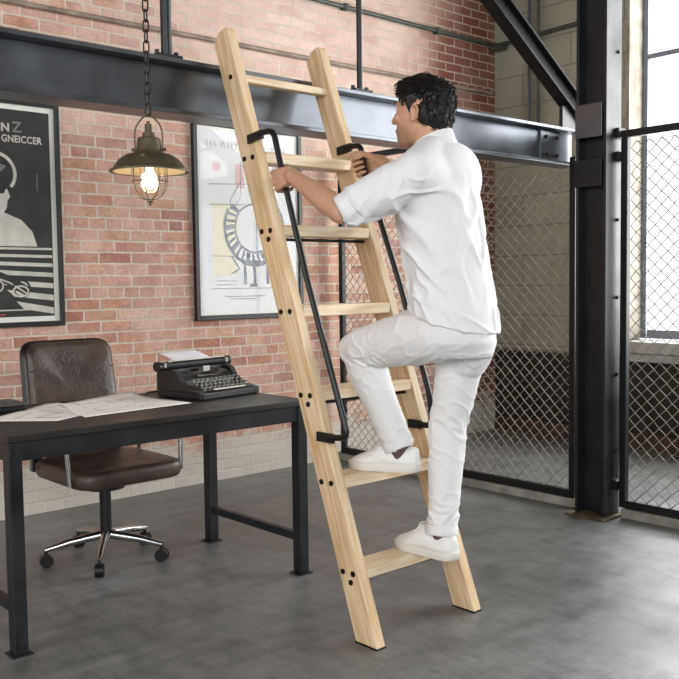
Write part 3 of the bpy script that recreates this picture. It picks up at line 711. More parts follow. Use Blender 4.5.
def strip(mb, pts, wd, dy=0):
    pts = [V((x, 0, z)) for x, z in pts]
    L_, R_ = [], []
    for i, p in enumerate(pts):
        t = (pts[min(i+1, len(pts)-1)]-pts[max(i-1, 0)]).normalized(); nn = V((-t.z, 0, t.x))
        L_.append(p+nn*wd/2); R_.append(p-nn*wd/2)
    o = [V((p.x, YW-.0155-dy, p.z)) for p in L_+R_]; k = len(pts)
    mb.add(o, [(i, i+1, k+i+1, k+i) for i in range(k-1)])
def circ(x, z, r, n=28, a0=0, a1=360, sq=1): return [(x+r*sq*math.cos(math.radians(a0+(a1-a0)*i/n)), z+r*math.sin(math.radians(a0+(a1-a0)*i/n))) for i in range(n+1)]
# poster one : black, worker in goggles
P1 = thing('framed_poster', 'framed black poster of a worker in round goggles, white lettering, at the far left', 'poster', (1.79, YW-.02, 1.03), 'framed posters on the brick wall')
poster_frame(P1, 1.34, 2.226, 1.03, 2.232, .026, .028, M['ink'])
a = MB()
text_mesh(a, 'IN', (1.955, YW-.0155, 2.062), AX, UP, .060, align='RIGHT', bold=.0016)
text_mesh(a, 'GNEICCER', (2.128, YW-.0155, 2.008), AX*.86, UP, .052, align='RIGHT', bold=.0012, spacing=1.04)
a.build('lettering', M['cream'], P1)
a = MB(); text_mesh(a, 'Z', (1.968, YW-.0155, 2.062), AX, UP, .078, bold=.0016); a.build('faded_letter', M['greyink'], P1)
a = MB(); strip(a, [(2.095, 1.76), (2.095, 1.85)], .005); 
a.build('scratch_lines', M['greyink'], P1)
a = MB()
flat(a, [(1.60, 1.46), (1.60, 1.58), (1.70, 1.64), (1.78, 1.66), (1.90, 1.64), (2.00, 1.60), (2.06, 1.54), (2.085, 1.46)])            # coat
flat(a, [(1.74, 1.62), (1.74, 1.78), (1.86, 1.78), (1.93, 1.76), (1.945, 1.72), (1.93, 1.70), (1.925, 1.66), (1.88, 1.60)], .0003)   # face
strip(a, circ(1.87, 1.84, .105, 28, -40, 220), .018, .0006)                                                                       # helmet rim
strip(a, circ(1.83, 1.65, .06), .010, .0008)
a.build('figure', M['cream'], P1)
a = MB(); flat(a, circ(1.87, 1.845, .09), .0004); flat(a, [(1.72, 1.77), (1.93, 1.77), (1.91, 1.735), (1.74, 1.735)], .0006); a.build('figure_shadow', M['ink'], P1)
a = MB(); flat(a, [(1.82, 1.87), (1.86, 1.90), (1.93, 1.88), (1.90, 1.85)], .0008); a.build('goggle_glint', M['greyink'], P1)
a = MB()
for k in range(7):          # converging pale bars
    z = 1.455-.030*k-.003*k*k
    flat(a, [(1.66+.05*k, z), (2.168, z-.002-.006*k), (2.168, z-.013-.010*k), (1.70+.05*k, z-.012-.005*k)], .0002)
a.build('striped_deck', M['cream'], P1)
a = MB(); strip(a, [(1.70, 1.42), (1.80, 1.33), (1.92, 1.28), (2.03, 1.215)], .05, .0006); strip(a, circ(1.99, 1.235, .045, 20), .012, .0009); a.build('machine_shadow', M['ink'], P1)
a = MB(); strip(a, [(1.70, 1.40), (1.81, 1.31), (1.93, 1.265), (2.03, 1.20)], .008, .0009); strip(a, circ(1.985, 1.22, .028, 18, sq=1.5), .009, .0012); strip(a, circ(1.86, 1.25, .03, 18), .008, .0012)
strip(a, [(1.66, 1.118), (2.11, 1.122)], .007); a.build('machine_lines', M['cream'], P1)
a = MB(); strip(a, [(1.60, 1.095), (1.90, 1.097)], .006); a.build('red_caption', M['red'], P1)
# poster two : white, ring machine drawing
P2 = thing('framed_poster', 'framed white poster with a grey drawing of a ring-shaped machine, behind the ladder', 'poster', (3.5, YW-.02, 1.02), 'framed posters on the brick wall')
poster_frame(P2, 3.082, 3.935, 1.02, 2.25, .030, .02, M['print_'])
a = MB()
flat(a, [(3.22, 1.30), (3.40, 1.30), (3.42, 1.75), (3.22, 1.75)], 0); a.build('yellow_tint', M['yellow'], P2)
a = MB(); flat(a, [(3.40, 1.85), (3.47, 1.85), (3.46, 2.0), (3.40, 2.0)]); flat(a, [(3.23, 1.95), (3.29, 1.95), (3.29, 2.0), (3.23, 2.0)]); a.build('red_tint', M['pink'], P2)
a = MB(); rt_ = random.Random(11); xx = 3.19          # the heading is too faint to read : pale strokes
while xx < 3.80:
    if rt_.random() < .85: strip(a, [(xx, 2.095), (xx+rt_.uniform(-.012, .012), 2.135)], .006)
    if rt_.random() < .4: strip(a, [(xx, 2.135-rt_.random()*.04), (xx+.02, 2.135-rt_.random()*.04)], .004)
    xx += rt_.uniform(.018, .038)
tt = a.build('faint_heading', M['linelt'], P2); tt['kind'] = 'stuff'
a = MB()
CXR, CZR = 3.545, 1.60
strip(a, circ(CXR, CZR, .235, 60, 150, 395), .022, .0004); strip(a, circ(CXR, CZR, .155, 60), .012, .0004)
for k in range(22):
    an = math.radians(140+260*k/21); r0, r1 = .163, .226
    strip(a, [(CXR+r0*math.cos(an), CZR+r0*math.sin(an)), (CXR+r1*math.cos(an+.06), CZR+r1*math.sin(an+.06))], .016 if k % 3 else .03, .0005)
for x in (3.46, 3.535, 3.64, 3.72):
    strip(a, [(x, 1.40), (x+.005, 1.24)], .022, .0005)
strip(a, [(3.36, 1.42), (3.42, 1.34), (3.36, 1.31)], .014, .0005); strip(a, [(3.44, 1.385), (3.74, 1.385)], .016, .0006); strip(a, [(3.50, 1.235), (3.56, 1.235)], .02, .0006)
a.build('ring_machine', M['line'], P2)
a = MB()
for pts in ([(3.20, 1.865), (3.86, 1.90)], [(3.20, 1.42), (3.40, 1.42)], [(3.24, 1.265), (3.40, 1.262)], [(3.20, 1.215), (3.84, 1.215)], [(3.30, 1.165), (3.62, 1.165)], [(3.34, 1.148), (3.55, 1.148)], [(3.38, 1.72), (3.44, 1.80), (3.44, 2.02)], [(3.50, 2.02), (3.50, 1.80)], [(3.60, 2.02), (3.60, 1.82)], [(3.24, 1.24), (3.36, 1.24)], [(3.70, 2.02), (3.70, 1.8)], [(3.20, 1.74), (3.75, 1.76)], [(3.345, 1.60), (3.36, 1.78), (3.46, 1.92)], [(3.56, 1.79), (3.56, 1.45)]):
    strip(a, pts, .0045, .0003)
a.build('thin_lines', M['line'], P2)

# ------------------------------------------------------------------ pendant lamp
LC = V((1.607, 2.75, 0))
lp = thing('pendant_lamp', 'bronze industrial pendant lamp with caged glass hanging on a chain before the beam', 'lamp', (LC.x, LC.y, 1.52))
def lz(z): return V((LC.x, LC.y, z))
prof = [(.0, 1.762), (.020, 1.762), (.022, 1.748), (.036, 1.744), (.040, 1.735), (.042, 1.705), (.048, 1.697), (.052, 1.692), (.080, 1.685), (.104, 1.668), (.120, 1.645), (.126, 1.638), (.134, 1.635), (.134, 1.629), (.122, 1.630)]
MB().lathe(prof, (LC.x, LC.y, 0), 40).build('shade', M['bronze'], lp, smooth=True)
MB().lathe([(.121, 1.6305), (.100, 1.658), (.07, 1.676), (.03, 1.683), (.0005, 1.684)], (LC.x, LC.y, 0), 40).build('shade_lining', M['inner'], lp, smooth=True)
MB().cyl(lz(1.762), lz(1.790), .012, n=16).cyl(lz(1.790), lz(1.80), .006, n=10).build('socket_cap', M['bronze'], lp, smooth=True)
yk = [V((LC.x-.046, LC.y, 1.70)), V((LC.x-.046, LC.y, 1.765)), V((LC.x-.030, LC.y, 1.80)), V((LC.x, LC.y, 1.822)), V((LC.x+.030, LC.y, 1.80)), V((LC.x+.046, LC.y, 1.765)), V((LC.x+.046, LC.y, 1.70))]
rotk = Matrix.Rotation(math.radians(-42), 3, 'Z')
yk = [LC*1+rotk @ (p-LC) for p in yk]
MB().tube(smooth_path(yk, 5), .0032, 8).build('yoke', M['bronze'], lp, smooth=True)
for s in (-1, 1):
    c = LC+rotk @ V((s*.046, 0, 1.705)); d_ = rotk @ V((s*.012, 0, 0)); MB().cyl(c-d_, c+d_, .006, n=8).build('thumb_screw', M['bronze'], lp, smooth=True)
d_ = rotk @ V((0, -1, 0)); c = LC+d_*.092+V((0, 0, 1.672)); MB().ellip(c, (rotk @ V((.012, 0, 0)), d_*.008, V((0, 0, .010)))).build('knob', M['bronze'], lp, smooth=True)
gp = [(.054, 1.66), (.056, 1.62), (.056, 1.595), (.050, 1.570), (.036, 1.552), (.018, 1.544), (.001, 1.542)]
MB().lathe(gp, (LC.x, LC.y, 0), 28).build('glass_jar', M['lampglass'], lp, smooth=True)
cg = MB()
for k in range(8):
    an = 2*math.pi*k/8; e = V((math.cos(an), math.sin(an), 0))
    cg.tube([LC+e*r+V((0, 0, z)) for r, z in [(.060, 1.664), (.061, 1.595), (.055, 1.568), (.039, 1.547), (.019, 1.538), (.003, 1.536)]], .0016, 6)
for r, z in ((.061, 1.597), (.061, 1.655)): cg.tube([LC+V((r*math.cos(2*math.pi*i/32), r*math.sin(2*math.pi*i/32), z)) for i in range(32)], .0018, 6, closed=True)
cg.build('wire_cage', M['bronze'], lp, smooth=True)
MB().ellip(lz(1.531), ((.010, 0, 0), (0, .010, 0), (0, 0, .006))).ellip(lz(1.521), ((.005, 0, 0), (0, .005, 0), (0, 0, .006))).build('finial', M['bronze'], lp, smooth=True)
MB().ellip(lz(1.605), ((.024, 0, 0), (0, .024, 0), (0, 0, .034))).cyl(lz(1.63), lz(1.675), .013, n=14).build('bulb', M['bulb'], lp, smooth=True)
pl_ = bpy.data.lights.new('bulb_light', 'POINT'); pl_.energy = 1.4; pl_.color = (1, .8, .55); pl_.shadow_soft_size = .04
po = bpy.data.objects.new('bulb_light', pl_); COL.objects.link(po); po.location = LC+V((0, 0, 1.60))
z = 1.822; k = 0
cm = MB()
while z < 3.74:
    e = V((math.cos(.6), math.sin(.6), 0)) if k % 2 else V((-math.sin(.6), math.cos(.6), 0))
    hl, hw = .021, .0095; c = lz(z+hl-.003)
    loop = [c+UP*(hl-hw)+e*hw*math.cos(a)+UP*hw*math.sin(a) for a in np.linspace(0, math.pi, 7)]+[c-UP*(hl-hw)-e*hw*math.cos(a)-UP*hw*math.sin(a) for a in np.linspace(0, math.pi, 7)]
    cm.tube(loop, .0029, 6, closed=True); z += 2*hl-.0075; k += 1
cm.build('chain', M['chainm'], lp, smooth=True)
MB().cyl(lz(3.72), lz(3.75), .05, n=20).build('ceiling_rose', M['bronze'], lp, smooth=True)

# ------------------------------------------------------------------ the climbing man
def remeshed(mb, name, voxel, smooth_it=3, fac=.5):
    me = mb.mesh(name); o = bpy.data.objects.new(name, me); COL.objects.link(o)
    r = o.modifiers.new('r', 'REMESH'); r.mode = 'VOXEL'; r.voxel_size = voxel; r.use_smooth_shade = True
    s = o.modifiers.new('s', 'SMOOTH'); s.factor = fac; s.iterations = smooth_it
    dg = bpy.context.evaluated_depsgraph_get(); dg.update()
    m2 = bpy.data.meshes.new_from_object(o.evaluated_get(dg)); bpy.data.objects.remove(o); bpy.data.meshes.remove(me)
    m2.name = name; m2.polygons.foreach_set('use_smooth', [True]*len(m2.polygons)); return m2
def verts(me): a = np.empty(len(me.vertices)*3); me.vertices.foreach_get('co', a); return a.reshape(-1, 3)
def norms(me): a = np.empty(len(me.vertices)*3); me.vertex_normals.foreach_get('vector', a); return a.reshape(-1, 3)
def setv(me, a): me.vertices.foreach_set('co', a.ravel()); me.update()
def link_mesh(me, name, m, parent=None):
    me.materials.clear(); me.materials.append(m); o = bpy.data.objects.new(name, me); COL.objects.link(o)
    if parent: o.parent = parent
    return o
TF, TR = V((-.309, .951, 0)), V((.951, .309, 0))
def ring(c, a, b, n=32, F=TF, Rr=TR, dz=lambda s, f: 0):
    c = V(c); return [c+Rr*a*math.cos(2*math.pi*j/n)+F*b*math.sin(2*math.pi*j/n)+V((0, 0, dz(math.cos(2*math.pi*j/n), math.sin(2*math.pi*j/n)))) for j in range(n)]
# joints
Lsh, Rsh = V((2.192, 2.062, 1.600)), V((2.540, 2.172, 1.592))
Lel, Rel = V((2.020, 2.235, 1.478)), V((2.690, 2.420, 1.520))
Lhip, Rhip = V((2.315, 2.065, 1.075)), V((2.465, 2.085, 1.075))
Lkn, Rkn = V((2.265, 2.430, 1.005)), V((2.455, 2.160, .731))
Lan, Ran = V((2.335, 2.292, .66)), V((2.406, 2.150, .355))
# head frame
HO = V((2.345, 2.172, 1.828))
HF = V((-.26, .965, .01)).normalized(); HR = HF.cross(V((0, 0, 1))).normalized(); HU = HR.cross(HF)
def H(x, y, z): return HO+HR*x+HF*y+HU*z
def hell(mb, c, r, n=20, m=12): return mb.ellip(H(*c), (HR*r[0], HF*r[1], HU*r[2]), n, m)
def hand(mb, c, t, f, d, wrist):
    """a fist closed around a bar at c ; t up along the bar, f knuckle direction, d back of the hand"""
    c, t, f, d = V(c), V(t).normalized(), V(f).normalized(), V(d).normalized()
    def Q(a, b, e): return c+f*a*1.08+d*b*1.05+t*e*1.1
    for i, (e, k) in enumerate(((.031, .96), (.0105, 1.03), (-.0105, .98), (-.0305, .84))):
        mcp = Q(.020*k, .027, e*.95)
        mb.capsule([Q(-.055, .026, e*.55), Q(-.02, .030, e*.8), mcp], [.0135, .012, .0105], 12)
        mb.capsule([mcp, Q(.034*k, .012, e*1.02), Q(.033*k, -.008, e*1.03)], [.0105, .0092, .0090], 12)
        mb.capsule([Q(.033*k, -.008, e*1.03), Q(.020*k, -.022, e*1.02), Q(.008, -.0255, e)], [.0090, .0082, .0080], 12)
        mb.capsule([Q(.008, -.0255, e), Q(-.006, -.0235, e*.98), Q(-.014, -.017, e*.97)], [.0080, .0076, .0068], 12)
    mb.ellip(Q(-.024, .026, .0), (f*.036, d*.012, t*.036)); mb.ellip(Q(-.036, .016, .014), (f*.026, d*.014, t*.022)); mb.ellip(Q(-.034, .018, -.020), (f*.026, d*.014, t*.018))
    mb.capsule([Q(-.046, .012, .018), Q(-.026, -.006, .036), Q(-.014, -.016, .046)], [.0145, .0125, .0108], 12)
    mb.capsule([Q(-.014, -.016, .046), Q(.006, -.025, .050)], [.0106, .0096], 12)
    mb.capsule([Q(.006, -.025, .050), Q(.020, -.0255, .050), Q(.027, -.021, .049)], [.0096, .009, .0072], 12)
    wrist.append(Q(-.066, .024, -.004))
body = MB()
# torso, neck
body.loft([ring((2.39, 2.07, 1.03), .09, .06), ring((2.388, 2.072, 1.08), .145, .10), ring((2.387, 2.08, 1.18), .145, .10), ring((2.383, 2.10, 1.34), .145, .10), ring((2.375, 2.125, 1.48), .165, .105), ring((2.368, 2.13, 1.58), .165, .09), ring((2.362, 2.135, 1.66), .10, .065), ring((2.358, 2.148, 1.70), .06, .055)])
body.capsule([V((2.358, 2.142, 1.66)), V((2.358, 2.150, 1.73)), H(0, -.022, -.055)], [.066, .059, .060], 20)
body.capsule([H(0, -.055, -.05), V((2.366, 2.12, 1.68))], [.042, .045], 16)
# head
hell(body, (0, -.014, .028), (.076, .092, .088), 28, 16)
sec = [(-.113, .066, .020, .016), (-.104, .056, .036, .034), (-.086, .044, .048, .049), (-.06, .031, .058, .062), (-.03, .022, .066, .071), (.005, .012, .070, .080), (.04, .002, .071, .088), (.07, -.01, .064, .082)]
body.loft([[H(rx*math.copysign(abs(math.cos(a))**.85, math.cos(a)), yc+ry*math.sin(a), z) for a in [2*math.pi*j/28 for j in range(28)]] for z, yc, rx, ry in sec])
hell(body, (0, .082, .034), (.046, .013, .010))                                    # brow
body.capsule([H(0, .086, .022), H(0, .100, .0), H(0, .112, -.020)], [.008, .0095, .0115], 12)   # nose
for s in (-1, 1):
    hell(body, (s*.012, .100, -.024), (.009, .011, .008)); hell(body, (s*.038, .074, -.018), (.022, .016, .016))
    # ear
    body.ellip(H(s*.075, -.012, -.014), (HR*s*.007, HF*.014+HR*s*.003, HU*.022), 14, 10)
    ear = [(s*(.0765+.012*u), yy, zz) for u, yy, zz in ((.2, .003, -.036), (.35, .000, -.020), (.25, .004, -.002), (.6, -.004, .009), (1.0, -.017, .012), (1.15, -.027, .002), (1.0, -.027, -.012), (.7, -.021, -.027), (.4, -.011, -.037), (.15, -.002, -.039))]
    body.tube(smooth_path([H(*q) for q in ear], 3), .0042, 8)
hell(body, (0, .092, -.055), (.024, .011, .0075)); hell(body, (0, .090, -.067), (.021, .011, .0085)); hell(body, (0, .079, -.100), (.022, .016, .014))
# arms
tL = V((0, .333, .943)); fL = (V((0, .943, -.333))+tL*.16).normalized(); wl = []
hand(body, (2.084, 2.617, 1.622), tL, fL, V((-1, 0, 0)), wl)
tR = V((0, .362, .932)); fR = (V((-.15, .932, -.362))+tR*.10).normalized(); wr = []
hand(body, (2.562, 2.702, 1.716), tR, fR, V((1, .05, 0)), wr)
for sh, el, wrp in ((Lsh, Lel, wl[0]), (Rsh, Rel, wr[0])):
    body.capsule([sh, sh.lerp(el, .5), el], [.058, .046, .041], 18)
    body.capsule([el, el.lerp(wrp, .3), el.lerp(wrp, .75), wrp], [.041, .0435, .031, .0265], 18)
# legs and feet
for hp, kn, an, toe in ((Lhip, Lkn, Lan, V((2.262, 2.440, .585))), (Rhip, Rkn, Ran, V((2.400, 2.335, .285)))):
    body.capsule([hp, hp.lerp(kn, .5), kn], [.070, .062, .050], 18)
    body.capsule([kn, kn.lerp(an, .35), an, an+V((0, 0, -.03))], [.048, .050, .033, .031], 18)
    body.capsule([an+V((0, 0, -.03)), toe], [.029, .020], 14)
bm_ = remeshed(body, 'person', .0032, 4)
co = verts(bm_); 
rel = co-np.array(HO); hy = rel@np.array(HF); hz = rel@np.array(HU); hx = rel@np.array(HR)
skin_c = np.array(lin((206, 160, 130))); stub = np.array(lin((146, 112, 96))); lip = np.array(lin((176, 112, 100)))
colr = np.tile(skin_c, (len(co), 1))
near = (np.linalg.norm(rel, axis=1) < .17)
wj = np.clip((-.035-hz)/.03, 0, 1)*np.clip((hy-.005-.0*hz)/.03, 0, 1)*near*np.clip((hz+.128)/.02, 0, 1)
colr = colr*(1-.75*wj[:, None])+stub*.75*wj[:, None]
wl_ = np.exp(-((hz+.061)/.009)**2-(hx/.022)**2)*(hy > .088)*near
colr = colr*(1-wl_[:, None])+lip*wl_[:, None]
at = bm_.color_attributes.new('tint', 'FLOAT_COLOR', 'POINT'); at.data.foreach_set('color', np.hstack([colr, np.ones((len(co), 1))]).ravel())
man = link_mesh(bm_, 'person', M['skin'])
tag(man, 'person in white shirt, white trousers and white sneakers climbing the ladder, gripping both handrails', 'person')
for s in (-1, 1):
    e = MB(); hell(e, (s*.032, .076, .014), (.012, .012, .012)); e.cur = 1; hell(e, (s*.032, .0845, .014), (.0055, .004, .0055)); e.build('eye', [M['eye'], M['iris']], man, smooth=True)
    e = MB(); e.tube([H(s*.014, .096, .034), H(s*.034, .092, .040), H(s*.055, .076, .034)], [.003, .0042, .002], 8); e.build('eyebrow', M['hair'], man, smooth=True)

# wrinkle helper
def wrinkle(me, fn):
    co = verts(me); nn = norms(me); d = np.array([fn(V(c)) for c in co]); setv(me, co+nn*d[:, None])
def ridge(p, a, s1, s2, s3, off=0):
    a = V(a).normalized(); b = a.cross(V((.3, .2, .9))).normalized(); c = a.cross(b)
    v = noise.noise(V((p.dot(a)*s1+off, p.dot(b)*s2, p.dot(c)*s3)))
    return math.exp(-(v/.16)**2)
# shirt
sh = MB()
hem = lambda s, f: (.058 if f > 0 else .02)*f-.018*(-f if f < 0 else 0)-.012*abs(s)*0
sh.capsule([V((2.362, 2.128, 1.695)), V((2.465, 2.150, 1.635)), Rsh], [.066, .070, .074], 20); sh.capsule([V((2.362, 2.125, 1.695)), V((2.27, 2.09, 1.645)), Lsh], [.066, .074, .078], 20)
sh.ellip((2.40, 2.085, 1.60), (TR*.17, TF*.088, V((0, 0, .125))), 24, 14)
sh.loft([ring((2.392, 2.072, 1.100), .182, .150, dz=hem), ring((2.390, 2.078, 1.16), .180, .147, dz=lambda s, f: (.03 if f > 0 else .012)*f), ring((2.386, 2.09, 1.26), .176, .140), ring((2.383, 2.105, 1.36), .178, .138), ring((2.379, 2.122, 1.46), .190, .140), ring((2.372, 2.128, 1.54), .212, .134), ring((2.367, 2.130, 1.60), .212, .122), ring((2.363, 2.132, 1.645), .185, .102), ring((2.360, 2.140, 1.685), .112, .082), ring((2.359, 2.146, 1.712), .078, .072)])
for s_, e_ in ((Lsh, Lel), (Rsh, Rel)):
    ax = (e_-s_).normalized(); end = e_+ax*.0
    c0 = V((2.37, 2.12, 1.585))
    sh.capsule([s_.lerp(c0, .35), s_], [.095, .082], 22)
    sh.tube([s_-ax*.02, s_.lerp(end, .3), s_.lerp(end, .62), s_.lerp(end, .90), end], [.062, .076, .069, .059, .054], 24)
me = remeshed(sh, 'shirt', .0048, 28)
arml = V((2.20, 2.08, 1.50))
def fsh(p):
    v = .0
    r = (p-arml); lowr = max(0, min(1, (1.60-p.z)/.08))
    # pull folds running from the armpit down across the back, and soft waist folds
    v += .014*lowr*max(0, ridge(p, (.35, -.55, -.76), 2.2, 17, 9))**2*max(.15, min(1, 1.2-r.length*2.2))
    v += .007*max(0, ridge(p, (.8, -.2, -.55), 3, 14, 14, 5))**2*max(0, min(1, (1.42-p.z)/.2))
    v += .004*noise.noise(p*7)
    dl = (p-Lsh).dot((Lel-Lsh).normalized())
    if p.x < 2.2 and p.y > 2.0 and dl > .05: v += .0035*max(0, ridge(p, (-.2, .5, -.8), 4, 22, 10, 2))**2
    return v-.002
wrinkle(me, fsh)
so = link_mesh(me, 'shirt', M['shirt'], man); so['label'] = 'loose white long shirt with rolled sleeves'
# rolled cuffs, stand collar, shoulder seam
for s_, e_ in ((Lsh, Lel), (Rsh, Rel)):
    ax = (e_-s_).normalized()
    pts = [e_-ax*.042, e_-ax*.040, e_-ax*.010, e_+ax*.004, e_+ax*.006, e_+ax*.004, e_-ax*.01]
    MB().tube(pts, [.055, .0595, .0575, .055, .052, .048, .045], 28, cap=False).build('sleeve_cuff', M['shirt'], so, smooth=True, sharp=80)
nk = MB(); pr_ = []
for r_, dz_ in ((.088, -.012), (.076, .012), (.068, .036), (.066, .041), (.063, .040), (.062, .015)):
    pr_.append([V((2.360, 2.136, 1.700+dz_))+TR*r_*math.cos(a)*.95+TF*(r_*1.0*math.sin(a))+V((0, 0, -.024*math.sin(a))) for a in [2*math.pi*j/36 for j in range(36)]])
nk.loft(pr_, cap=False).build('collar', M['shirt'], so, smooth=True, sharp=80)
# trousers
tr = MB()
tr.loft([ring((2.390, 2.075, 1.165), .158, .118), ring((2.390, 2.072, 1.10), .168, .132), ring((2.395, 2.066, 1.04), .165, .134), ring((2.41, 2.066, .985), .13, .112)])
tr.capsule([V((2.455, 2.05, 1.05)), V((2.455, 2.07, .985))], [.093, .084], 18); tr.capsule([V((2.34, 2.05, 1.08)), V((2.32, 2.10, 1.06))], [.10, .098], 18)
ax = (Ran-Rkn).normalized()
tr.tube([Rhip+V((0, -.005, .02)), Rhip.lerp(Rkn, .25), Rhip.lerp(Rkn, .55), Rkn, Rkn.lerp(Ran, .35), Rkn.lerp(Ran, .7), Ran+V((.002, 0, -.008))], [.096, .088, .079, .067, .065, .057, .053], 26)
tr.capsule([Lhip, Lhip.lerp(Lkn, .35), Lhip.lerp(Lkn, .7), Lkn], [.100, .096, .083, .070], 24)
tr.tube([Lkn+V((0, .0, .015)), Lkn.lerp(Lan, .3), Lkn.lerp(Lan, .65), Lan+V((.002, -.002, -.016))], [.066, .070, .062, .054], 24)
me = remeshed(tr, 'trousers', .0045, 16)
kb = Lkn+V((0, -.07, -.03)); hipf = V((2.33, 2.17, 1.06))
def ftr(p):
    v = .003*noise.noise(p*8)
    f1 = max(0, 1-(p-kb).length/.16); v += 0.0105*f1*max(0, ridge(p, (.9, .2, .1), 3, 24, 24))**2
    f2 = max(0, 1-(p-hipf).length/.22); v += 0.009*f2*max(0, ridge(p, (.3, .85, -.2), 3, 20, 20, 3))**2
    f3 = max(0, 1-(p-Rkn).length/.22); v += 0.0083*f3*max(0, ridge(p, (.8, -.3, -.5), 3, 18, 22, 7))**2
    f4 = max(0, 1-abs(p.z-.43)/.10) if p.z < .56 else 0; v += 0.0083*f4*max(0, ridge(p, (.9, .3, .25), 3, 24, 24, 9))**2
    f5 = max(0, 1-(p-Lan).length/.16); v += 0.0075*f5*max(0, ridge(p, (.8, .4, .3), 3, 24, 24, 4))**2
    f6 = max(0, 1-(p-V((2.40, 2.0, 1.02))).length/.2); v += .004*f6*max(0, ridge(p, (.6, .7, .35), 2.5, 16, 16, 12))**2
    return v-.001
wrinkle(me, ftr)
to = link_mesh(me, 'trousers', M['trousers'], man); to['label'] = 'white cotton trousers with cuffed hems'
for an, kn in ((Ran, Rkn), (Lan, Lkn)):
    ax = (an-kn).normalized(); e = an+ax*.012 if an is Ran else an+V((.002, -.002, -.016))
    MB().tube([e-ax*.035, e-ax*.033, e-ax*.004, e, e, e-ax*.01], [.054, .0575, .0575, .056, .050, .048], 26, cap=False).build('hem_cuff', M['trousers'], to, smooth=True, sharp=80)
# side seam button
MB().ellip((2.245, 2.175, 1.11), ((.004, 0, 0), (0, .004, 0), (0, 0, .004))).build('pocket_rivet', M['nickel'], to)
# socks
for an, h in ((Ran, .30), (Lan, .60)):
    c = V((an.x, an.y, h)); MB().tube([c, c+V((0, 0, .04)), c+V((0, 0, .085))], [.033, .034, .040], 20).build('sock', M['sock'], man, smooth=True)
# sneakers
def sneaker(heel, toe, z):
    heel, toe = V((*heel, z)), V((*toe, z)); fx = (toe-heel).normalized(); L = (toe-heel).length; fy = V((-fx.y, fx.x, 0))
    sc = L/.285
    def q(x, y, zz): return heel+fx*x*sc+fy*y+V((0, 0, zz))
    out = [(.0, .0), (.003, .020), (.015, .034), (.045, .041), (.09, .041), (.14, .042), (.19, .046), (.22, .046), (.25, .040), (.272, .024), (.284, .008)]
    def hw(x):
        for (a, b), (c, d) in zip(out, out[1:]):
            if a <= x <= c: return b+(d-b)*(x-a)/(c-a)
        return .004
    # upper
    sec = [(.004, .074), (.014, .088), (.035, .090), (.06, .080), (.085, .080), (.11, .100), (.130, .112), (.16, .092), (.19, .073), (.215, .061), (.24, .054), (.262, .044), (.276, .034), (.282, .026)]
    rings = []
    for x, hgt in sec:
        w = max(.010, hw(x)); r = []
        for j in range(17):
            a = math.pi*j/16; cc, ss = math.cos(a), math.sin(a)
            top = .62 if x < .15 else .8
            yy = w*math.copysign(abs(cc)**.7, cc)*(1-(1-top)*ss**2*.6); zz = .022+(hgt-.022)*ss**.75
            r.append(q(x, yy, zz))
        rings.append(r)
    up = MB().loft(rings).build('sneaker', M['shoe'], man, smooth=True, sharp=70)
    up.modifiers.new('sub', 'SUBSURF').levels = 1; up.modifiers['sub'].render_levels = 1
    ol = [(x, w+.003) for x, w in out[1:]]
    ol = [q(x, w, 0) for x, w in ol]+[q(.288, 0, 0)]+[q(x, -w, 0) for x, w in reversed(ol)] if False else [q(x, w+.003, 0) for x, w in out[1:]]+[q(.289, 0, 0)]+[q(x, -w-.003, 0) for x, w in reversed(out[1:])]+[q(-.003, 0, 0)]
    cen = q(.14, 0, 0)
    rr = []
    for zz, s in ((.0, .955), (.003, .985), (.024, 1.0), (.029, .985)): rr.append([cen+(p-cen)*s+V((0, 0, zz)) for p in ol])
    MB().loft(rr).build('sole', M['sole'], up, smooth=True, sharp=50)
    l = MB()
    for k, x in enumerate((.135, .152, .169, .186, .203)):
        hh = .086-.0185*k*.52+(.004 if k == 0 else 0)
        hh = np.interp(x, [s[0] for s in sec], [s[1] for s in sec])+.001
        for dx in (-.006, .006):
            l.tube([q(x-dx, -.024, hh-.014), q(x-dx*.4, -.012, hh-.001), q(x+dx*.4, .012, hh-.001), q(x+dx, .024, hh-.014)], .0021, 6)
    hb = .108
    for s in (-1, 1):
        l.tube(smooth_path([q(.13, 0, hb), q(.125, s*.018, hb+.012), q(.14, s*.034, hb+.006), q(.145, s*.026, hb-.010), q(.132, 0, hb)], 4), .0021, 6)
        l.tube(smooth_path([q(.13, 0, hb), q(.15, s*.02, hb-.006), q(.165, s*.040, hb-.032)], 4), .0020, 6)
    l.build('laces', M['lace'], up, smooth=True)
    a = MB()
    for s in (-1, 1): a.tube([q(x, s*(hw(x)*.93+.0015), .028+(.030 if x < .2 else .012)*math.sin(max(0, (x-.12))/.12*math.pi)) for x in np.linspace(.125, .235, 9)], .0012, 5)
    a.build('stitching', M['sole'], up, smooth=True)
    return up
u = sneaker((2.404, 2.080), (2.394, 2.366), .2625)
u = sneaker((2.378, 2.226), (2.246, 2.462), .5635)
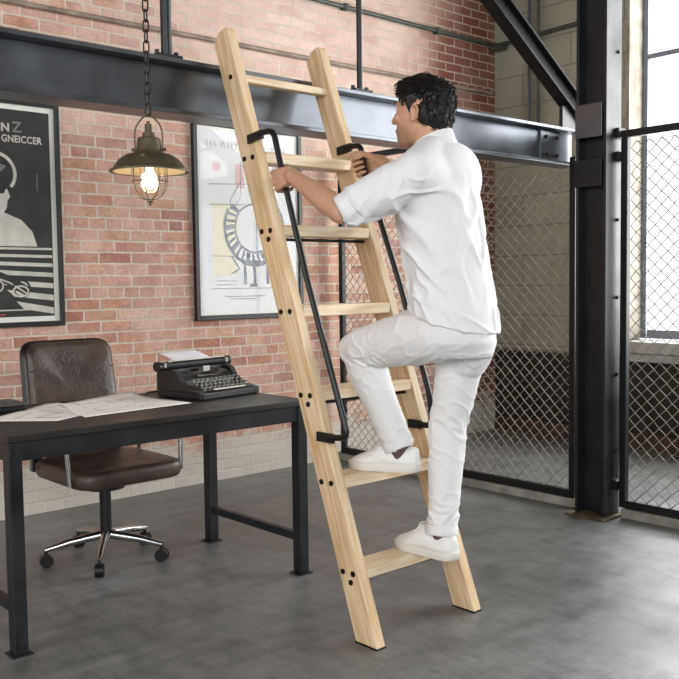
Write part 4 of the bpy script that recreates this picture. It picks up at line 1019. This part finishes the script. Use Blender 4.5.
# hair
hm = MB()
hell(hm, (0, -.022, .036), (.079, .093, .084), 28, 16); hell(hm, (0, -.060, -.022), (.060, .044, .066)); hell(hm, (0, .045, .082), (.056, .046, .028)); hell(hm, (0, .00, .092), (.060, .068, .034))
for s in (-1, 1):
    hell(hm, (s*.058, -.042, .004), (.022, .040, .056)); hell(hm, (s*.058, .022, .056), (.020, .040, .034)); hm.capsule([H(s*.066, .018, .045), H(s*.0705, .014, .020), H(s*.0725, .012, -.004)], [.013, .010, .005], 10)
hme = remeshed(hm, 'hair', .004, 3)
def fh(p):
    r = p-HO; return .006*noise.noise(V((r.dot(HR)*38, r.dot(HF)*30, r.dot(HU)*16)))+.003*noise.noise(p*90)
wrinkle(hme, fh)
co = verts(hme); nn = norms(hme); rnd = random.Random(4)
strands = MB(); crown = H(.0, -.055, .125)
idx = [i for i in range(len(co)) if (V(co[i])-HO).dot(HU) > -.07]
for k in range(1700):
    i = rnd.choice(idx); p = V(co[i]); n_ = V(nn[i]); r = p-HO
    hy_, hz_ = r.dot(HF), r.dot(HU)
    if n_.dot(HF) > .75 and hz_ < .06: continue
    if abs(r.dot(HR)) > .055 and -.05 < hy_ < .035 and hz_ < .045: continue
    dr = (p-crown); dr -= n_*dr.dot(n_)
    if dr.length < .004: continue
    dr.normalize()
    if hz_ > .05: dr = (dr+HF*.9+HR*rnd.uniform(-.5, .5)+HU*.25).normalized()
    else: dr = (dr*.6-HU*.9-HF*.25+HR*rnd.uniform(-.25, .25)).normalized()
    dr = (dr-n_*dr.dot(n_)+n_*.10).normalized()
    ln = rnd.uniform(.016, .030)*(1 if hz_ > -.03 else .5)
    strands.tube([p-n_*.003, p+dr*ln*.4+n_*.0035, p+dr*ln*.8+n_*.002, p+dr*ln-n_*.002], [.0024, .0022, .0014, .0004], 4, cap=False)
strands.v += [V(c) for c in co]; off = len(strands.v)-len(co)
for pg in hme.polygons: strands.f.append([off+i for i in pg.vertices]); strands.mi.append(0)
strands.build('hair', M['hair'], man, smooth=True, sharp=80)
